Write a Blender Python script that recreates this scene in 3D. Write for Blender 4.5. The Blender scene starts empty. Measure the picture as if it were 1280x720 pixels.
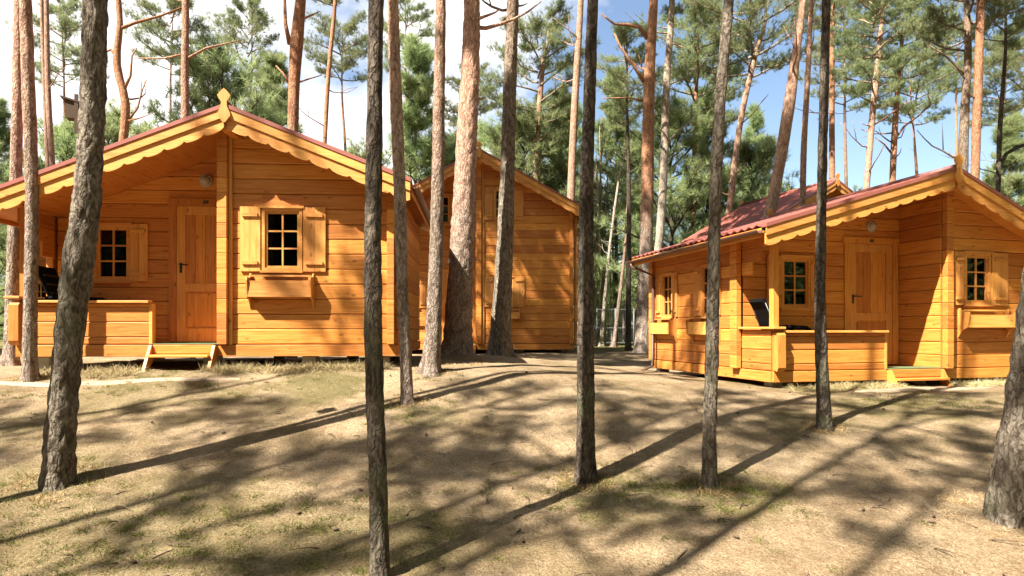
import bpy, math, random
import numpy as np
from mathutils import Vector, Matrix, noise

S = bpy.context.scene
COL = S.collection
R = math.radians
rng = random.Random(7)

# ------------------------------------------------------------------ camera
EYE, FOC, HOR = 1.6, 800.0, 412.0           # eye height (m), focal length and horizon in 1280x720 photo pixels
cd = bpy.data.cameras.new('camera')
cd.sensor_width = 36.0
cd.lens = 36.0 * FOC / 1280.0
cd.shift_y = (HOR - 360.0) / 1280.0
cd.clip_start, cd.clip_end = 0.1, 2000.0
cam = bpy.data.objects.new('camera', cd)
COL.objects.link(cam)
cam.location = (0, 0, EYE)
cam.rotation_euler = (R(90), 0, 0)
S.camera = cam

# ------------------------------------------------------------------ sun and sky
SUN_AZ, SUN_EL = R(43), R(50)               # direction the light travels, from +X towards +Y
travel = Vector((math.cos(SUN_AZ) * math.cos(SUN_EL), math.sin(SUN_AZ) * math.cos(SUN_EL), -math.sin(SUN_EL)))
sl = bpy.data.lights.new('sun', 'SUN')
sl.energy = 5.0
sl.angle = R(0.53)
sl.color = (1.0, 0.93, 0.82)
sun = bpy.data.objects.new('sun', sl)
COL.objects.link(sun)
sun.rotation_euler = travel.to_track_quat('-Z', 'Y').to_euler()
sun.location = (-20, -15, 30)

W = bpy.data.worlds.new('World')
S.world = W
W.use_nodes = True
nt = W.node_tree
nt.nodes.clear()
def wn(t, **k):
    n = nt.nodes.new(t)
    for a, b in k.items(): setattr(n, a, b)
    return n
out = wn('ShaderNodeOutputWorld')
sky = wn('ShaderNodeTexSky', sky_type='NISHITA')
sky.sun_disc = False
sky.sun_elevation = SUN_EL
sky.sun_rotation = math.atan2(-travel.x, -travel.y)
sky.air_density, sky.dust_density, sky.ozone_density = 1.0, 1.2, 0.3
bg = wn('ShaderNodeBackground'); bg.inputs[1].default_value = 0.056
nt.links.new(sky.outputs[0], bg.inputs[0])
tc = wn('ShaderNodeTexCoord')
mp = wn('ShaderNodeMapping')
mp.inputs['Location'].default_value = (0.35, 0.0, 0.2)
mp.inputs['Scale'].default_value = (1.0, 1.0, 1.7)
nt.links.new(tc.outputs['Generated'], mp.inputs[0])
cn = wn('ShaderNodeTexNoise'); cn.inputs['Scale'].default_value = 2.1; cn.inputs['Detail'].default_value = 7; cn.inputs['Roughness'].default_value = 0.55
nt.links.new(mp.outputs[0], cn.inputs[0])
cr = wn('ShaderNodeValToRGB'); cr.color_ramp.elements[0].position = 0.52; cr.color_ramp.elements[1].position = 0.64
dot = wn('ShaderNodeVectorMath', operation='DOT_PRODUCT'); dot.inputs[1].default_value = (-0.22, 0.06, 0.0)      # a bank of cloud to the left
nt.links.new(tc.outputs['Generated'], dot.inputs[0])
addn = wn('ShaderNodeMath', operation='ADD'); nt.links.new(cn.outputs[0], addn.inputs[0]); nt.links.new(dot.outputs['Value'], addn.inputs[1])
nt.links.new(addn.outputs[0], cr.inputs[0])
bgc = wn('ShaderNodeBackground'); bgc.inputs[0].default_value = (1.0, 0.98, 0.97, 1); bgc.inputs[1].default_value = 0.36
mx = wn('ShaderNodeMixShader')
nt.links.new(cr.outputs[0], mx.inputs[0]); nt.links.new(bg.outputs[0], mx.inputs[1]); nt.links.new(bgc.outputs[0], mx.inputs[2])
nt.links.new(mx.outputs[0], out.inputs[0])

S.view_settings.view_transform = 'Standard'
S.view_settings.look = 'None'
S.view_settings.gamma = 1.0
S.view_settings.use_curve_mapping = False
S.view_settings.exposure = 2.1
S.render.engine = 'CYCLES'
S.cycles.max_bounces = 6
S.cycles.transparent_max_bounces = 8

# ------------------------------------------------------------------ node helpers and materials
class NT:
    def __init__(s, name):
        s.m = bpy.data.materials.new(name); s.m.use_nodes = True
        s.t = s.m.node_tree; s.t.nodes.clear()
        s.out = s.t.nodes.new('ShaderNodeOutputMaterial')
    def n(s, t, inp=None, **k):
        x = s.t.nodes.new(t)
        for a, b in k.items(): setattr(x, a, b)
        for a, b in (inp or {}).items():
            if hasattr(b, 'is_output') or isinstance(b, bpy.types.NodeSocket): s.t.links.new(b, x.inputs[a])
            else: x.inputs[a].default_value = b
        return x
    def math(s, op, a, b=0.0, c=0.0):
        x = s.n('ShaderNodeMath', operation=op)
        for i, v in enumerate((a, b, c)):
            if isinstance(v, bpy.types.NodeSocket): s.t.links.new(v, x.inputs[i])
            else: x.inputs[i].default_value = v
        return x.outputs[0]
    def mix(s, f, a, b, blend='MIX'):
        x = s.n('ShaderNodeMix', data_type='RGBA', blend_type=blend)
        for i, v in ((0, f), (6, a), (7, b)):
            if isinstance(v, bpy.types.NodeSocket): s.t.links.new(v, x.inputs[i])
            else: x.inputs[i].default_value = v if i == 0 else (*v, 1)
        return x.outputs[2]
    def ramp(s, f, stops):
        x = s.n('ShaderNodeValToRGB', {0: f})
        e = x.color_ramp.elements
        while len(e) < len(stops): e.new(0.5)
        for q, (p, c) in zip(e, stops):
            q.position = p; q.color = (*c, 1) if len(c) == 3 else c
        return x.outputs[0]
    def noise(s, vec, scale, detail=3, rough=0.5, dist=0.0):
        return s.n('ShaderNodeTexNoise', {'Vector': vec, 'Scale': scale, 'Detail': detail, 'Roughness': rough, 'Distortion': dist}).outputs[0]
    def mapv(s, vec, scale=(1, 1, 1), loc=(0, 0, 0)):
        return s.n('ShaderNodeMapping', {'Vector': vec, 'Scale': scale, 'Location': loc}).outputs[0]
    def bump(s, h, strength=0.3, dist=0.02):
        return s.n('ShaderNodeBump', {'Height': h, 'Strength': strength, 'Distance': dist}).outputs[0]
    def pbr(s, col, rough=0.6, spec=0.3, normal=None, metal=0.0):
        p = s.n('ShaderNodeBsdfPrincipled')
        for k, v in (('Base Color', col), ('Roughness', rough), ('Specular IOR Level', spec), ('Metallic', metal)):
            if isinstance(v, bpy.types.NodeSocket): s.t.links.new(v, p.inputs[k])
            else: p.inputs[k].default_value = (*v, 1) if k == 'Base Color' else v
        if normal is not None: s.t.links.new(normal, p.inputs['Normal'])
        s.t.links.new(p.outputs[0], s.out.inputs[0])
        return p

def wood(name, axis, base=(0.51, 0.197, 0.040), dark=(0.26, 0.070, 0.010), light=(0.68, 0.335, 0.092), knots=True, tone=0.42):
    m = NT(name)
    tcn = m.n('ShaderNodeTexCoord').outputs['Object']
    rnd = m.n('ShaderNodeObjectInfo').outputs['Random']
    off = m.n('ShaderNodeCombineXYZ', {0: m.math('MULTIPLY', rnd, 37.0), 1: m.math('MULTIPLY', rnd, 91.0), 2: m.math('MULTIPLY', rnd, 53.0)}).outputs[0]
    v = m.n('ShaderNodeVectorMath', {0: tcn, 1: off}, operation='ADD').outputs[0]
    sc = [14.0, 14.0, 14.0]; sc['xyz'.index(axis)] = 0.7
    g = m.noise(m.mapv(v, sc), 3.0, 5, 0.62, 0.8)
    sb = [1.6, 1.6, 1.6]; sb['xyz'.index(axis)] = 0.5
    b = m.noise(m.mapv(v, sb), 1.6, 3)
    col = m.ramp(g, [(0.28, dark), (0.47, base), (0.72, light)])
    col = m.mix(0.62, base, col)
    col = m.mix(m.math('MULTIPLY', b, 0.5), col, m.mix(1.0, col, (0.80, 0.66, 0.5), 'MULTIPLY'))
    if knots:
        sk = [7.0, 7.0, 7.0]; sk['xyz'.index(axis)] = 3.4
        vo = m.n('ShaderNodeTexVoronoi', {'Vector': m.mapv(v, sk), 'Scale': 1.0, 'Randomness': 1.0}).outputs['Distance']
        kn = m.ramp(vo, [(0.05, (1, 1, 1)), (0.115, (0.35, 0.35, 0.35)), (0.17, (0, 0, 0))])
        col = m.mix(m.math('MULTIPLY', kn, 0.72), col, (0.16, 0.05, 0.012))
    hsv = m.n('ShaderNodeHueSaturation', {'Color': col, 'Value': m.math('ADD', m.math('MULTIPLY', rnd, tone), 1.0 - tone * 0.55), 'Hue': m.math('ADD', m.math('MULTIPLY', rnd, 0.012), 0.494)}).outputs[0]
    w2 = m.noise(v, 5.0, 4, 0.6)
    m.pbr(hsv, m.math('ADD', m.math('MULTIPLY', w2, 0.25), 0.38), 0.28, m.bump(g, 0.22, 0.004))
    return m.m

M = {}
for ax in 'xyz':
    M['wood_' + ax] = wood('stained_pine_' + ax, ax)
    M['trim_' + ax] = wood('trim_pine_' + ax, ax, base=(0.58, 0.262, 0.066), dark=(0.37, 0.125, 0.022), light=(0.72, 0.395, 0.13), knots=True, tone=0.24)

def m_bark(name, low, low2, high, high2, z0, z1, moss=0.25, plate=17.0):
    m = NT(name)
    to = m.n('ShaderNodeTexCoord').outputs['Object']
    rnd = m.n('ShaderNodeObjectInfo').outputs['Random']
    off = m.n('ShaderNodeCombineXYZ', {0: m.math('MULTIPLY', rnd, 31.0), 1: 0.0, 2: m.math('MULTIPLY', rnd, 17.0)}).outputs[0]
    v = m.n('ShaderNodeVectorMath', {0: to, 1: off}, operation='ADD').outputs[0]
    z = m.n('ShaderNodeSeparateXYZ', {0: to}).outputs[2]
    n1 = m.noise(m.mapv(v, (1, 1, 0.34)), 16, 6, 0.68, 0.5)
    n2 = m.noise(m.mapv(v, (1, 1, 0.4)), 46, 4, 0.6)
    n3 = m.noise(v, 3.2, 3)
    warp = m.n('ShaderNodeVectorMath', {0: v, 1: m.n('ShaderNodeVectorMath', {0: m.n('ShaderNodeTexNoise', {'Vector': v, 'Scale': 7.0, 'Detail': 3.0}).outputs['Color'], 1: (0.16, 0.16, 0.16)}, operation='MULTIPLY').outputs[0]}, operation='ADD').outputs[0]
    pl = m.n('ShaderNodeTexVoronoi', {'Vector': m.mapv(warp, (1, 1, 0.22)), 'Scale': plate * 1.5}, feature='DISTANCE_TO_EDGE').outputs['Distance']
    pl = m.n('ShaderNodeMapRange', {0: pl, 1: 0.0, 2: 0.22, 3: 0.0, 4: 1.0}).outputs[0]
    f = m.math('ADD', m.math('ADD', m.math('MULTIPLY', n1, 0.58), m.math('MULTIPLY', n2, 0.28)), m.math('MULTIPLY', pl, 0.13))
    cl = m.ramp(f, [(0.30, tuple(x * 0.22 for x in low2)), (0.44, low2), (0.60, low), (0.78, tuple(min(1, x * 1.5) for x in low))])
    fl = m.ramp(f, [(0.30, tuple(x * 0.35 for x in high2)), (0.42, high2), (0.60, high), (0.80, tuple(min(1, x * 1.35) for x in high))])
    hz = m.math('ADD', z, m.math('MULTIPLY', m.math('SUBTRACT', n3, 0.5), 3.0))
    t = m.n('ShaderNodeMapRange', {0: hz, 1: z0, 2: z1, 3: 0.0, 4: 1.0}).outputs[0]
    col = m.mix(t, cl, fl)
    mo = m.ramp(n3, [(0.5, (0, 0, 0)), (0.68, (1, 1, 1))])
    mz = m.n('ShaderNodeMapRange', {0: z, 1: 0.0, 2: 3.0, 3: moss, 4: 0.0}).outputs[0]
    col = m.mix(m.math('MULTIPLY', mo, mz), col, (0.11, 0.13, 0.065))
    val = m.n('ShaderNodeHueSaturation', {'Color': col, 'Value': m.math('ADD', m.math('MULTIPLY', rnd, 0.3), 0.85)}).outputs[0]
    m.pbr(val, 0.9, 0.1, m.bump(f, 1.0, 0.06))
    return m.m

M['bark_grey'] = m_bark('bark_grey_pine', (0.235, 0.20, 0.155), (0.105, 0.083, 0.062), (0.32, 0.225, 0.16), (0.19, 0.115, 0.075), 5.0, 9.0, 0.4, 15.0)
M['bark_dark_shaded'] = m_bark('bark_dark_shaded_pine', (0.125, 0.099, 0.076), (0.05, 0.04, 0.031), (0.15, 0.10, 0.07), (0.075, 0.05, 0.036), 6.0, 10.0, 0.5)  # crown shade on the near trunks is put into this darker bark colour
M['bark_red'] = m_bark('bark_red_pine', (0.33, 0.265, 0.215), (0.16, 0.118, 0.09), (0.50, 0.325, 0.235), (0.28, 0.155, 0.10), 1.8, 5.0, 0.2)
M['bark_orange'] = m_bark('bark_orange_pine', (0.33, 0.27, 0.22), (0.18, 0.13, 0.10), (0.42, 0.225, 0.13), (0.25, 0.115, 0.06), 3.2, 5.2, 0.1)
M['bark_pale'] = m_bark('bark_pale', (0.40, 0.35, 0.29), (0.24, 0.20, 0.16), (0.46, 0.38, 0.29), (0.29, 0.21, 0.15), 3, 8, 0.2)

def m_leaf(name, c1, c2, c3, trans=0.35):
    m = NT(name)
    rnd = m.n('ShaderNodeObjectInfo').outputs['Random']
    pos = m.n('ShaderNodeNewGeometry').outputs['Position']
    n1 = m.noise(pos, 0.9, 3); n2 = m.noise(pos, 7.0, 2)
    f = m.math('ADD', m.math('MULTIPLY', n1, 0.6), m.math('MULTIPLY', n2, 0.4))
    c = m.ramp(f, [(0.32, c1), (0.50, c2), (0.68, c3)])
    c = m.n('ShaderNodeHueSaturation', {'Color': c, 'Value': m.math('ADD', m.math('MULTIPLY', rnd, 0.4), 0.8), 'Hue': m.math('ADD', m.math('MULTIPLY', rnd, 0.03), 0.485)}).outputs[0]
    d = m.n('ShaderNodeBsdfDiffuse', {'Color': c}).outputs[0]
    tr = m.n('ShaderNodeBsdfTranslucent', {'Color': c}).outputs[0]
    mm = m.n('ShaderNodeMixShader', {0: trans, 1: d, 2: tr}).outputs[0]
    m.t.links.new(mm, m.out.inputs[0])
    return m.m
M['needle'] = m_leaf('pine_needle', (0.15, 0.185, 0.085), (0.235, 0.27, 0.13), (0.33, 0.34, 0.185), 0.5)
M['needle_young'] = m_leaf('young_pine_needle', (0.19, 0.245, 0.105), (0.29, 0.345, 0.155), (0.40, 0.42, 0.22), 0.5)
M['grass'] = m_leaf('short_grass', (0.075, 0.09, 0.022), (0.125, 0.13, 0.036), (0.22, 0.19, 0.075), 0.3)
M['straw'] = m_leaf('dry_straw', (0.22, 0.18, 0.09), (0.36, 0.29, 0.16), (0.46, 0.38, 0.22), 0.25)
M['litter'] = m_leaf('needle_litter', (0.15, 0.085, 0.045), (0.27, 0.17, 0.09), (0.42, 0.30, 0.18), 0.0)

def plain(name, col, rough=0.6, spec=0.3, metal=0.0, var=0.15, scale=8.0, bump=0.0):
    m = NT(name)
    v = m.n('ShaderNodeTexCoord').outputs['Object']
    n1 = m.noise(v, scale, 5, 0.6)
    c = m.mix(n1, tuple(x * (1 - var) for x in col), tuple(min(1, x * (1 + var)) for x in col))
    m.pbr(c, rough, spec, m.bump(n1, bump, 0.01) if bump else None, metal)
    return m.m
M['tile'] = plain('red_roof_tile', (0.215, 0.066, 0.05), 0.5, 0.3, 0, 0.45, 3.2)
M['tile_edge'] = plain('roof_edge_metal', (0.26, 0.09, 0.07), 0.4, 0.4, 0, 0.1, 5)
M['brown_metal'] = plain('brown_gutter_metal', (0.10, 0.045, 0.03), 0.45, 0.5, 0, 0.15, 6)
M['dark'] = plain('dark_interior', (0.02, 0.016, 0.012), 0.8, 0.1)
M['black'] = plain('black_fabric', (0.006, 0.006, 0.007), 0.95, 0.05, 0, 0.2, 40)
M['blackmetal'] = plain('black_metal', (0.015, 0.014, 0.014), 0.35, 0.5)
M['chrome'] = plain('bare_metal', (0.45, 0.45, 0.46), 0.3, 0.5, 0.9)
M['concrete'] = plain('concrete_block', (0.42, 0.41, 0.39), 0.9, 0.1, 0, 0.25, 14, 0.4)
M['mat_green'] = plain('green_doormat', (0.10, 0.125, 0.06), 0.95, 0.05, 0, 0.4, 60, 0.5)
M['lampglass'] = plain('lamp_glass', (0.36, 0.31, 0.25), 0.15, 0.5, 0, 0.05)
M['grey_wood'] = plain('weathered_board', (0.10, 0.07, 0.05), 0.9, 0.1, 0, 0.3, 10)
M['wire'] = plain('galvanised_wire', (0.13, 0.14, 0.13), 0.6, 0.3, 0.2)
M['stone'] = plain('field_stone', (0.34, 0.32, 0.29), 0.9, 0.1, 0, 0.3, 7, 0.5)

def m_glass():
    m = NT('window_glass')
    fr = m.n('ShaderNodeFresnel', {'IOR': 1.47}).outputs[0]
    g = m.n('ShaderNodeBsdfGlossy', {'Roughness': 0.03}).outputs[0]
    t = m.n('ShaderNodeBsdfTransparent', {'Color': (0.45, 0.47, 0.46, 1)}).outputs[0]
    mm = m.n('ShaderNodeMixShader', {0: fr, 1: t, 2: g}).outputs[0]
    m.t.links.new(mm, m.out.inputs[0])
    return m.m
M['glass'] = m_glass()

PY = [-400, 0, 3, 4, 5, 6, 7, 8, 8.6, 9.5, 12, 17, 30, 60, 400]
PZ = [0.0, 0.0, 0.0, 0.07, 0.26, 0.48, 0.70, 0.90, 1.03, 1.07, 1.04, 0.93, 0.92, 1.0, 1.0]
def sstep(a, b, x):
    t = min(1, max(0, (x - a) / (b - a))); return t * t * (3 - 2 * t)
def terrain(x, y, fine=True):
    z = float(np.interp(y, PY, PZ))
    k = sstep(-.8, 4.4, x) * sstep(6.4, 9.5, y) * (1 - sstep(14, 18, y))
    z -= 0.34 * k
    z -= 0.05 * sstep(1.5, 4, x) * (1 - sstep(7.0, 9.5, y)) * sstep(5, 7, y)
    d2 = ((x + 0.9) / 1.6) ** 2 + ((y - 11.3) / 1.6) ** 2
    z += 0.10 * math.exp(-d2)
    if fine and -16 < x < 20 and -2 < y < 34:
        z += 0.045 * noise.noise((x * 0.6, y * 0.6, 3.1)) + 0.016 * noise.noise((x * 2.3, y * 2.3, 7.7)) + 0.006 * noise.noise((x * 8, y * 8, 1.2))
    return z

def m_ground():
    m = NT('forest_floor')
    p = m.n('ShaderNodeNewGeometry').outputs['Position']
    a = m.noise(p, 0.33, 4, 0.55, 0.4)
    b = m.noise(p, 1.5, 5, 0.62, 0.3)
    c = m.noise(p, 9.0, 5, 0.7)
    d = m.noise(p, 62.0, 4, 0.7)
    st = m.noise(m.mapv(p, (34, 9, 20)), 2.0, 3, 0.6, 1.2)
    sand = m.ramp(d, [(0.28, (0.130, 0.094, 0.055)), (0.47, (0.305, 0.226, 0.136)), (0.70, (0.430, 0.338, 0.216))])
    need = m.ramp(m.math('ADD', m.math('MULTIPLY', d, 0.5), m.math('MULTIPLY', st, 0.5)), [(0.32, (0.070, 0.043, 0.024)), (0.5, (0.165, 0.112, 0.062)), (0.68, (0.280, 0.205, 0.122))])
    moss = m.ramp(d, [(0.3, (0.030, 0.034, 0.009)), (0.5, (0.092, 0.088, 0.028)), (0.7, (0.185, 0.160, 0.065))])
    f1 = m.ramp(m.math('ADD', m.math('MULTIPLY', b, 0.6), m.math('MULTIPLY', c, 0.4)), [(0.40, (0, 0, 0)), (0.60, (1, 1, 1))])
    col = m.mix(m.math('MULTIPLY', f1, 0.85), sand, need)
    f2 = m.ramp(m.math('ADD', m.math('MULTIPLY', a, 0.55), m.math('MULTIPLY', b, 0.45)), [(0.50, (0, 0, 0)), (0.63, (1, 1, 1))])
    y = m.n('ShaderNodeSeparateXYZ', {0: p}).outputs[1]
    blob = None
    for bx, by, br in ((-2.6, 4.4, 1.5), (-1.0, 4.3, .9), (.9, 5.1, .7), (1.75, 5.15, .65), (4.7, 7.6, 1.0), (-4.6, 7.75, 1.1), (-2.4, 7.9, .8), (-5.6, 6.2, 1.2), (-3.9, 5.3, .8), (3.1, 6.9, .6), (-.9, 6.9, .5)):
        dd = m.n('ShaderNodeVectorMath', {0: p, 1: (bx, by, terrain(bx, by, False))}, operation='DISTANCE').outputs['Value']
        q = m.n('ShaderNodeMapRange', {0: dd, 1: br * 1.25, 2: br * .25, 3: 0.0, 4: 1.0}).outputs[0]
        blob = q if blob is None else m.math('MAXIMUM', blob, q)
    bm_ = m.ramp(m.math('MULTIPLY', blob, m.math('ADD', m.math('MULTIPLY', b, 0.9), m.math('MULTIPLY', c, 0.9))), [(0.30, (0, 0, 0)), (0.62, (1, 1, 1))])
    col = m.mix(m.math('MINIMUM', m.math('ADD', m.math('MULTIPLY', f2, 0.5), m.math('MULTIPLY', bm_, 0.42)), 0.7), col, moss)
    far = m.n('ShaderNodeMapRange', {0: y, 1: 17.0, 2: 24.0}).outputs[0]
    col = m.mix(m.math('MULTIPLY', far, 0.75), col, m.mix(1.0, moss, (1.35, 1.35, 1.2), 'MULTIPLY'))
    h = m.math('ADD', m.math('MULTIPLY', d, 0.5), m.math('MULTIPLY', c, 0.9))
    m.pbr(col, 0.95, 0.08, m.bump(h, 1.0, 0.05))
    return m.m
M['ground'] = m_ground()
def m_path():
    m = NT('pale_sand_path')
    p = m.n('ShaderNodeNewGeometry').outputs['Position']
    d = m.noise(p, 55, 4, 0.7); b = m.noise(p, 2.5, 4)
    c = m.ramp(d, [(0.3, (0.22, 0.18, 0.13)), (0.6, (0.34, 0.28, 0.21))])
    c = m.mix(m.math('MULTIPLY', b, 0.8), c, (0.30, 0.21, 0.13))
    m.pbr(c, 0.95, 0.08, m.bump(d, 0.5, 0.01))
    return m.m
M['path'] = m_path()

# ------------------------------------------------------------------ mesh helpers
class MB:
    def __init__(s): s.v = []; s.f = []; s.smooth = False
    def add(s, vs, fs):
        o = len(s.v); s.v += [tuple(x) for x in vs]; s.f += [tuple(i + o for i in q) for q in fs]
        return s
    def box(s, x0, x1, y0, y1, z0, z1):
        vs = [(x0, y0, z0), (x1, y0, z0), (x1, y1, z0), (x0, y1, z0), (x0, y0, z1), (x1, y0, z1), (x1, y1, z1), (x0, y1, z1)]
        return s.add(vs, [(3, 2, 1, 0), (4, 5, 6, 7), (0, 1, 5, 4), (1, 2, 6, 5), (2, 3, 7, 6), (3, 0, 4, 7)])
    def cbox(s, x0, x1, y0, y1, z0, z1, c=0.006):
        if x1 < x0: x0, x1 = x1, x0
        if y1 < y0: y0, y1 = y1, y0
        if z1 < z0: z0, z1 = z1, z0
        c = min(c, (x1 - x0) * .3, (y1 - y0) * .3, (z1 - z0) * .3)
        X, Y, Z = (x0, x1), (y0, y1), (z0, z1)
        sg = (1, -1)
        idx = {}; vs = []
        for i in (0, 1):
            for j in (0, 1):
                for k in (0, 1):
                    x, y, z = X[i], Y[j], Z[k]; dx, dy, dz = sg[i] * c, sg[j] * c, sg[k] * c
                    idx[i, j, k, 0] = len(vs); vs.append((x, y + dy, z + dz))
                    idx[i, j, k, 1] = len(vs); vs.append((x + dx, y, z + dz))
                    idx[i, j, k, 2] = len(vs); vs.append((x + dx, y + dy, z))
        fs = []
        I = idx
        for a in (0, 1):
            q = [I[a, 0, 0, 0], I[a, 1, 0, 0], I[a, 1, 1, 0], I[a, 0, 1, 0]]; fs.append(q if a else q[::-1])
            q = [I[0, a, 0, 1], I[1, a, 0, 1], I[1, a, 1, 1], I[0, a, 1, 1]]; fs.append(q[::-1] if a else q)
            q = [I[0, 0, a, 2], I[1, 0, a, 2], I[1, 1, a, 2], I[0, 1, a, 2]]; fs.append(q if a else q[::-1])
        for a in (0, 1):
            for b in (0, 1):
                fs.append((I[a, b, 0, 0], I[a, b, 1, 0], I[a, b, 1, 1], I[a, b, 0, 1]))
                fs.append((I[a, 0, b, 0], I[a, 1, b, 0], I[a, 1, b, 2], I[a, 0, b, 2]))
                fs.append((I[0, a, b, 1], I[1, a, b, 1], I[1, a, b, 2], I[0, a, b, 2]))
        for i in (0, 1):
            for j in (0, 1):
                for k in (0, 1): fs.append((I[i, j, k, 0], I[i, j, k, 1], I[i, j, k, 2]))
        return s.add(vs, fs)
    def prism(s, poly, fn, d0, d1):
        """polygon of (a, b) pairs extruded from depth d0 to d1; fn(a, b, d) gives the point"""
        n = len(poly)
        vs = [fn(a, b, d0) for a, b in poly] + [fn(a, b, d1) for a, b in poly]
        fs = [tuple(range(n))[::-1], tuple(range(n, 2 * n))] + [(i, (i + 1) % n, n + (i + 1) % n, n + i) for i in range(n)]
        return s.add(vs, fs)
    def tube(s, pts, rad, n=8, cap=True):
        pts = [Vector(p) for p in pts]; o = len(s.v)
        for i, p in enumerate(pts):
            d = (pts[min(i + 1, len(pts) - 1)] - pts[max(i - 1, 0)]).normalized()
            a = d.orthogonal().normalized() if abs(d.z) < 0.99 else Vector((1, 0, 0))
            if i and (a.dot(la) < 0.2):
                a = (la - d * la.dot(d)).normalized()
            elif i: a = (la - d * la.dot(d)).normalized()
            la = a; b = d.cross(a)
            r = rad[i] if isinstance(rad, (list, tuple)) else rad
            for k in range(n):
                t = 2 * math.pi * k / n
                s.v.append(tuple(p + (a * math.cos(t) + b * math.sin(t)) * r))
        for i in range(len(pts) - 1):
            for k in range(n):
                s.f.append((o + i * n + k, o + i * n + (k + 1) % n, o + (i + 1) * n + (k + 1) % n, o + (i + 1) * n + k))
        if cap:
            s.f.append(tuple(o + k for k in range(n))[::-1]); e = o + (len(pts) - 1) * n
            s.f.append(tuple(e + k for k in range(n)))
        return s

def mesh(name, mb, mat, smooth=False):
    me = bpy.data.meshes.new(name)
    me.from_pydata(mb.v, [], mb.f)
    me.materials.append(mat)
    if smooth: me.polygons.foreach_set('use_smooth', [True] * len(me.polygons))
    me.update()
    return me
def fixn(me):
    import bmesh
    b = bmesh.new(); b.from_mesh(me); bmesh.ops.recalc_face_normals(b, faces=b.faces); b.to_mesh(me); b.free()
    return me
def link(name, me, parent=None):
    o = bpy.data.objects.new(name, me); COL.objects.link(o)
    if parent is not None: o.parent = parent
    return o
def obj(name, mb, mat, parent=None, smooth=False, fix=True):
    me = mesh(name, mb, mat, smooth)
    if fix: fixn(me)
    return link(name, me, parent)
def tag(o, label, cat, group=None, kind=None):
    o['label'] = label
    if cat: o['category'] = cat
    if group: o['group'] = group
    if kind: o['kind'] = kind
    return o
def thing(name, label, cat, loc=(0, 0, 0), rz=0.0, group=None):
    o = link(name, None); o.location = loc; o.rotation_euler = (0, 0, rz); o.empty_display_size = 0.2
    return tag(o, label, cat, group)
def copy_tree(o, parent=None):
    c = o.copy(); COL.objects.link(c)
    if parent is not None: c.parent = parent
    for ch in o.children: copy_tree(ch, c)
    return c
def np_mesh(name, tris, mat):
    """tris: (n,3,3) array of triangle corners"""
    n = len(tris); me = bpy.data.meshes.new(name)
    me.vertices.add(n * 3); me.vertices.foreach_set('co', np.ascontiguousarray(tris, dtype=np.float32).ravel())
    me.loops.add(n * 3); me.loops.foreach_set('vertex_index', np.arange(n * 3, dtype=np.int32))
    me.polygons.add(n); me.polygons.foreach_set('loop_start', np.arange(0, n * 3, 3, dtype=np.int32))
    me.materials.append(mat); me.update(calc_edges=True)
    return me

# ------------------------------------------------------------------ terrain
def ground_grid():
    def axis(a, b, step, far):
        n = list(np.arange(a, b + 1e-6, step)); lo, hi = [], []
        d = step; p = a
        while p > -far: d *= 1.35; p -= d; lo.append(p)
        d = step; p = b
        while p < far: d *= 1.35; p += d; hi.append(p)
        return lo[::-1] + n + hi
    xs = axis(-9.0, 11.0, 0.1, 350); ys = axis(2.6, 19.0, 0.1, 350)
    vs = [(x, y, terrain(x, y)) for y in ys for x in xs]
    nx = len(xs)
    fs = [(j * nx + i, j * nx + i + 1, (j + 1) * nx + i + 1, (j + 1) * nx + i) for j in range(len(ys) - 1) for i in range(nx - 1)]
    me = bpy.data.meshes.new('ground'); me.from_pydata(vs, [], fs); me.materials.append(M['ground'])
    me.polygons.foreach_set('use_smooth', [True] * len(fs)); me.update()
    o = link('ground', me); o['kind'] = 'structure'
    o['label'] = 'sandy forest floor with pine needles, moss and dappled shade'
ground_grid()

def at(px, py, Y): return Vector(((px - 640) / FOC * Y, Y, EYE - (py - HOR) / FOC * Y))
def spot(px, py):
    """ground point seen at photo pixel (px, py)"""
    Y = 2.0; last = None
    while Y < 60:
        p = at(px, py, Y)
        if p.z <= terrain(p.x, p.y, False): return Vector((p.x, p.y, terrain(p.x, p.y)))
        Y += 0.02
    p = at(px, py, 30); return Vector((p.x, p.y, terrain(p.x, p.y)))

def path_sheet(name, label, pts, width):
    """a narrow sheet draped 6 mm above the ground along pts"""
    mb = MB(); P = [Vector(p) for p in pts]; n = 60; rows = []
    L = [0]
    for a, b in zip(P, P[1:]): L.append(L[-1] + (b - a).length)
    for i in range(n + 1):
        t = L[-1] * i / n; k = max(j for j in range(len(L) - 1) if L[j] <= t + 1e-9)
        q = P[k].lerp(P[k + 1], (t - L[k]) / (L[k + 1] - L[k])); d = (P[k + 1] - P[k]).normalized(); s = Vector((-d.y, d.x))
        row = []
        for j in range(7):
            e = (j / 6 - 0.5) * width * (.12 + .88 * math.sin(math.pi * min(1, max(0, i / n))) ** .5) * (1 + 0.35 * noise.noise((q.x * 1.3, q.y * 1.3, j * 0.2)))
            w = q + s * e; row.append((w.x, w.y, terrain(w.x, w.y) + (0.012 if 0 < j < 6 else -0.012)))
        rows.append(row)
    vs = [v for r in rows for v in r]
    fs = [(i * 7 + j, i * 7 + j + 1, (i + 1) * 7 + j + 1, (i + 1) * 7 + j) for i in range(n) for j in range(6)]
    mb.add(vs, fs); o = obj(name, mb, M['path'], None, True); o['kind'] = 'structure'; o['label'] = label

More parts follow.
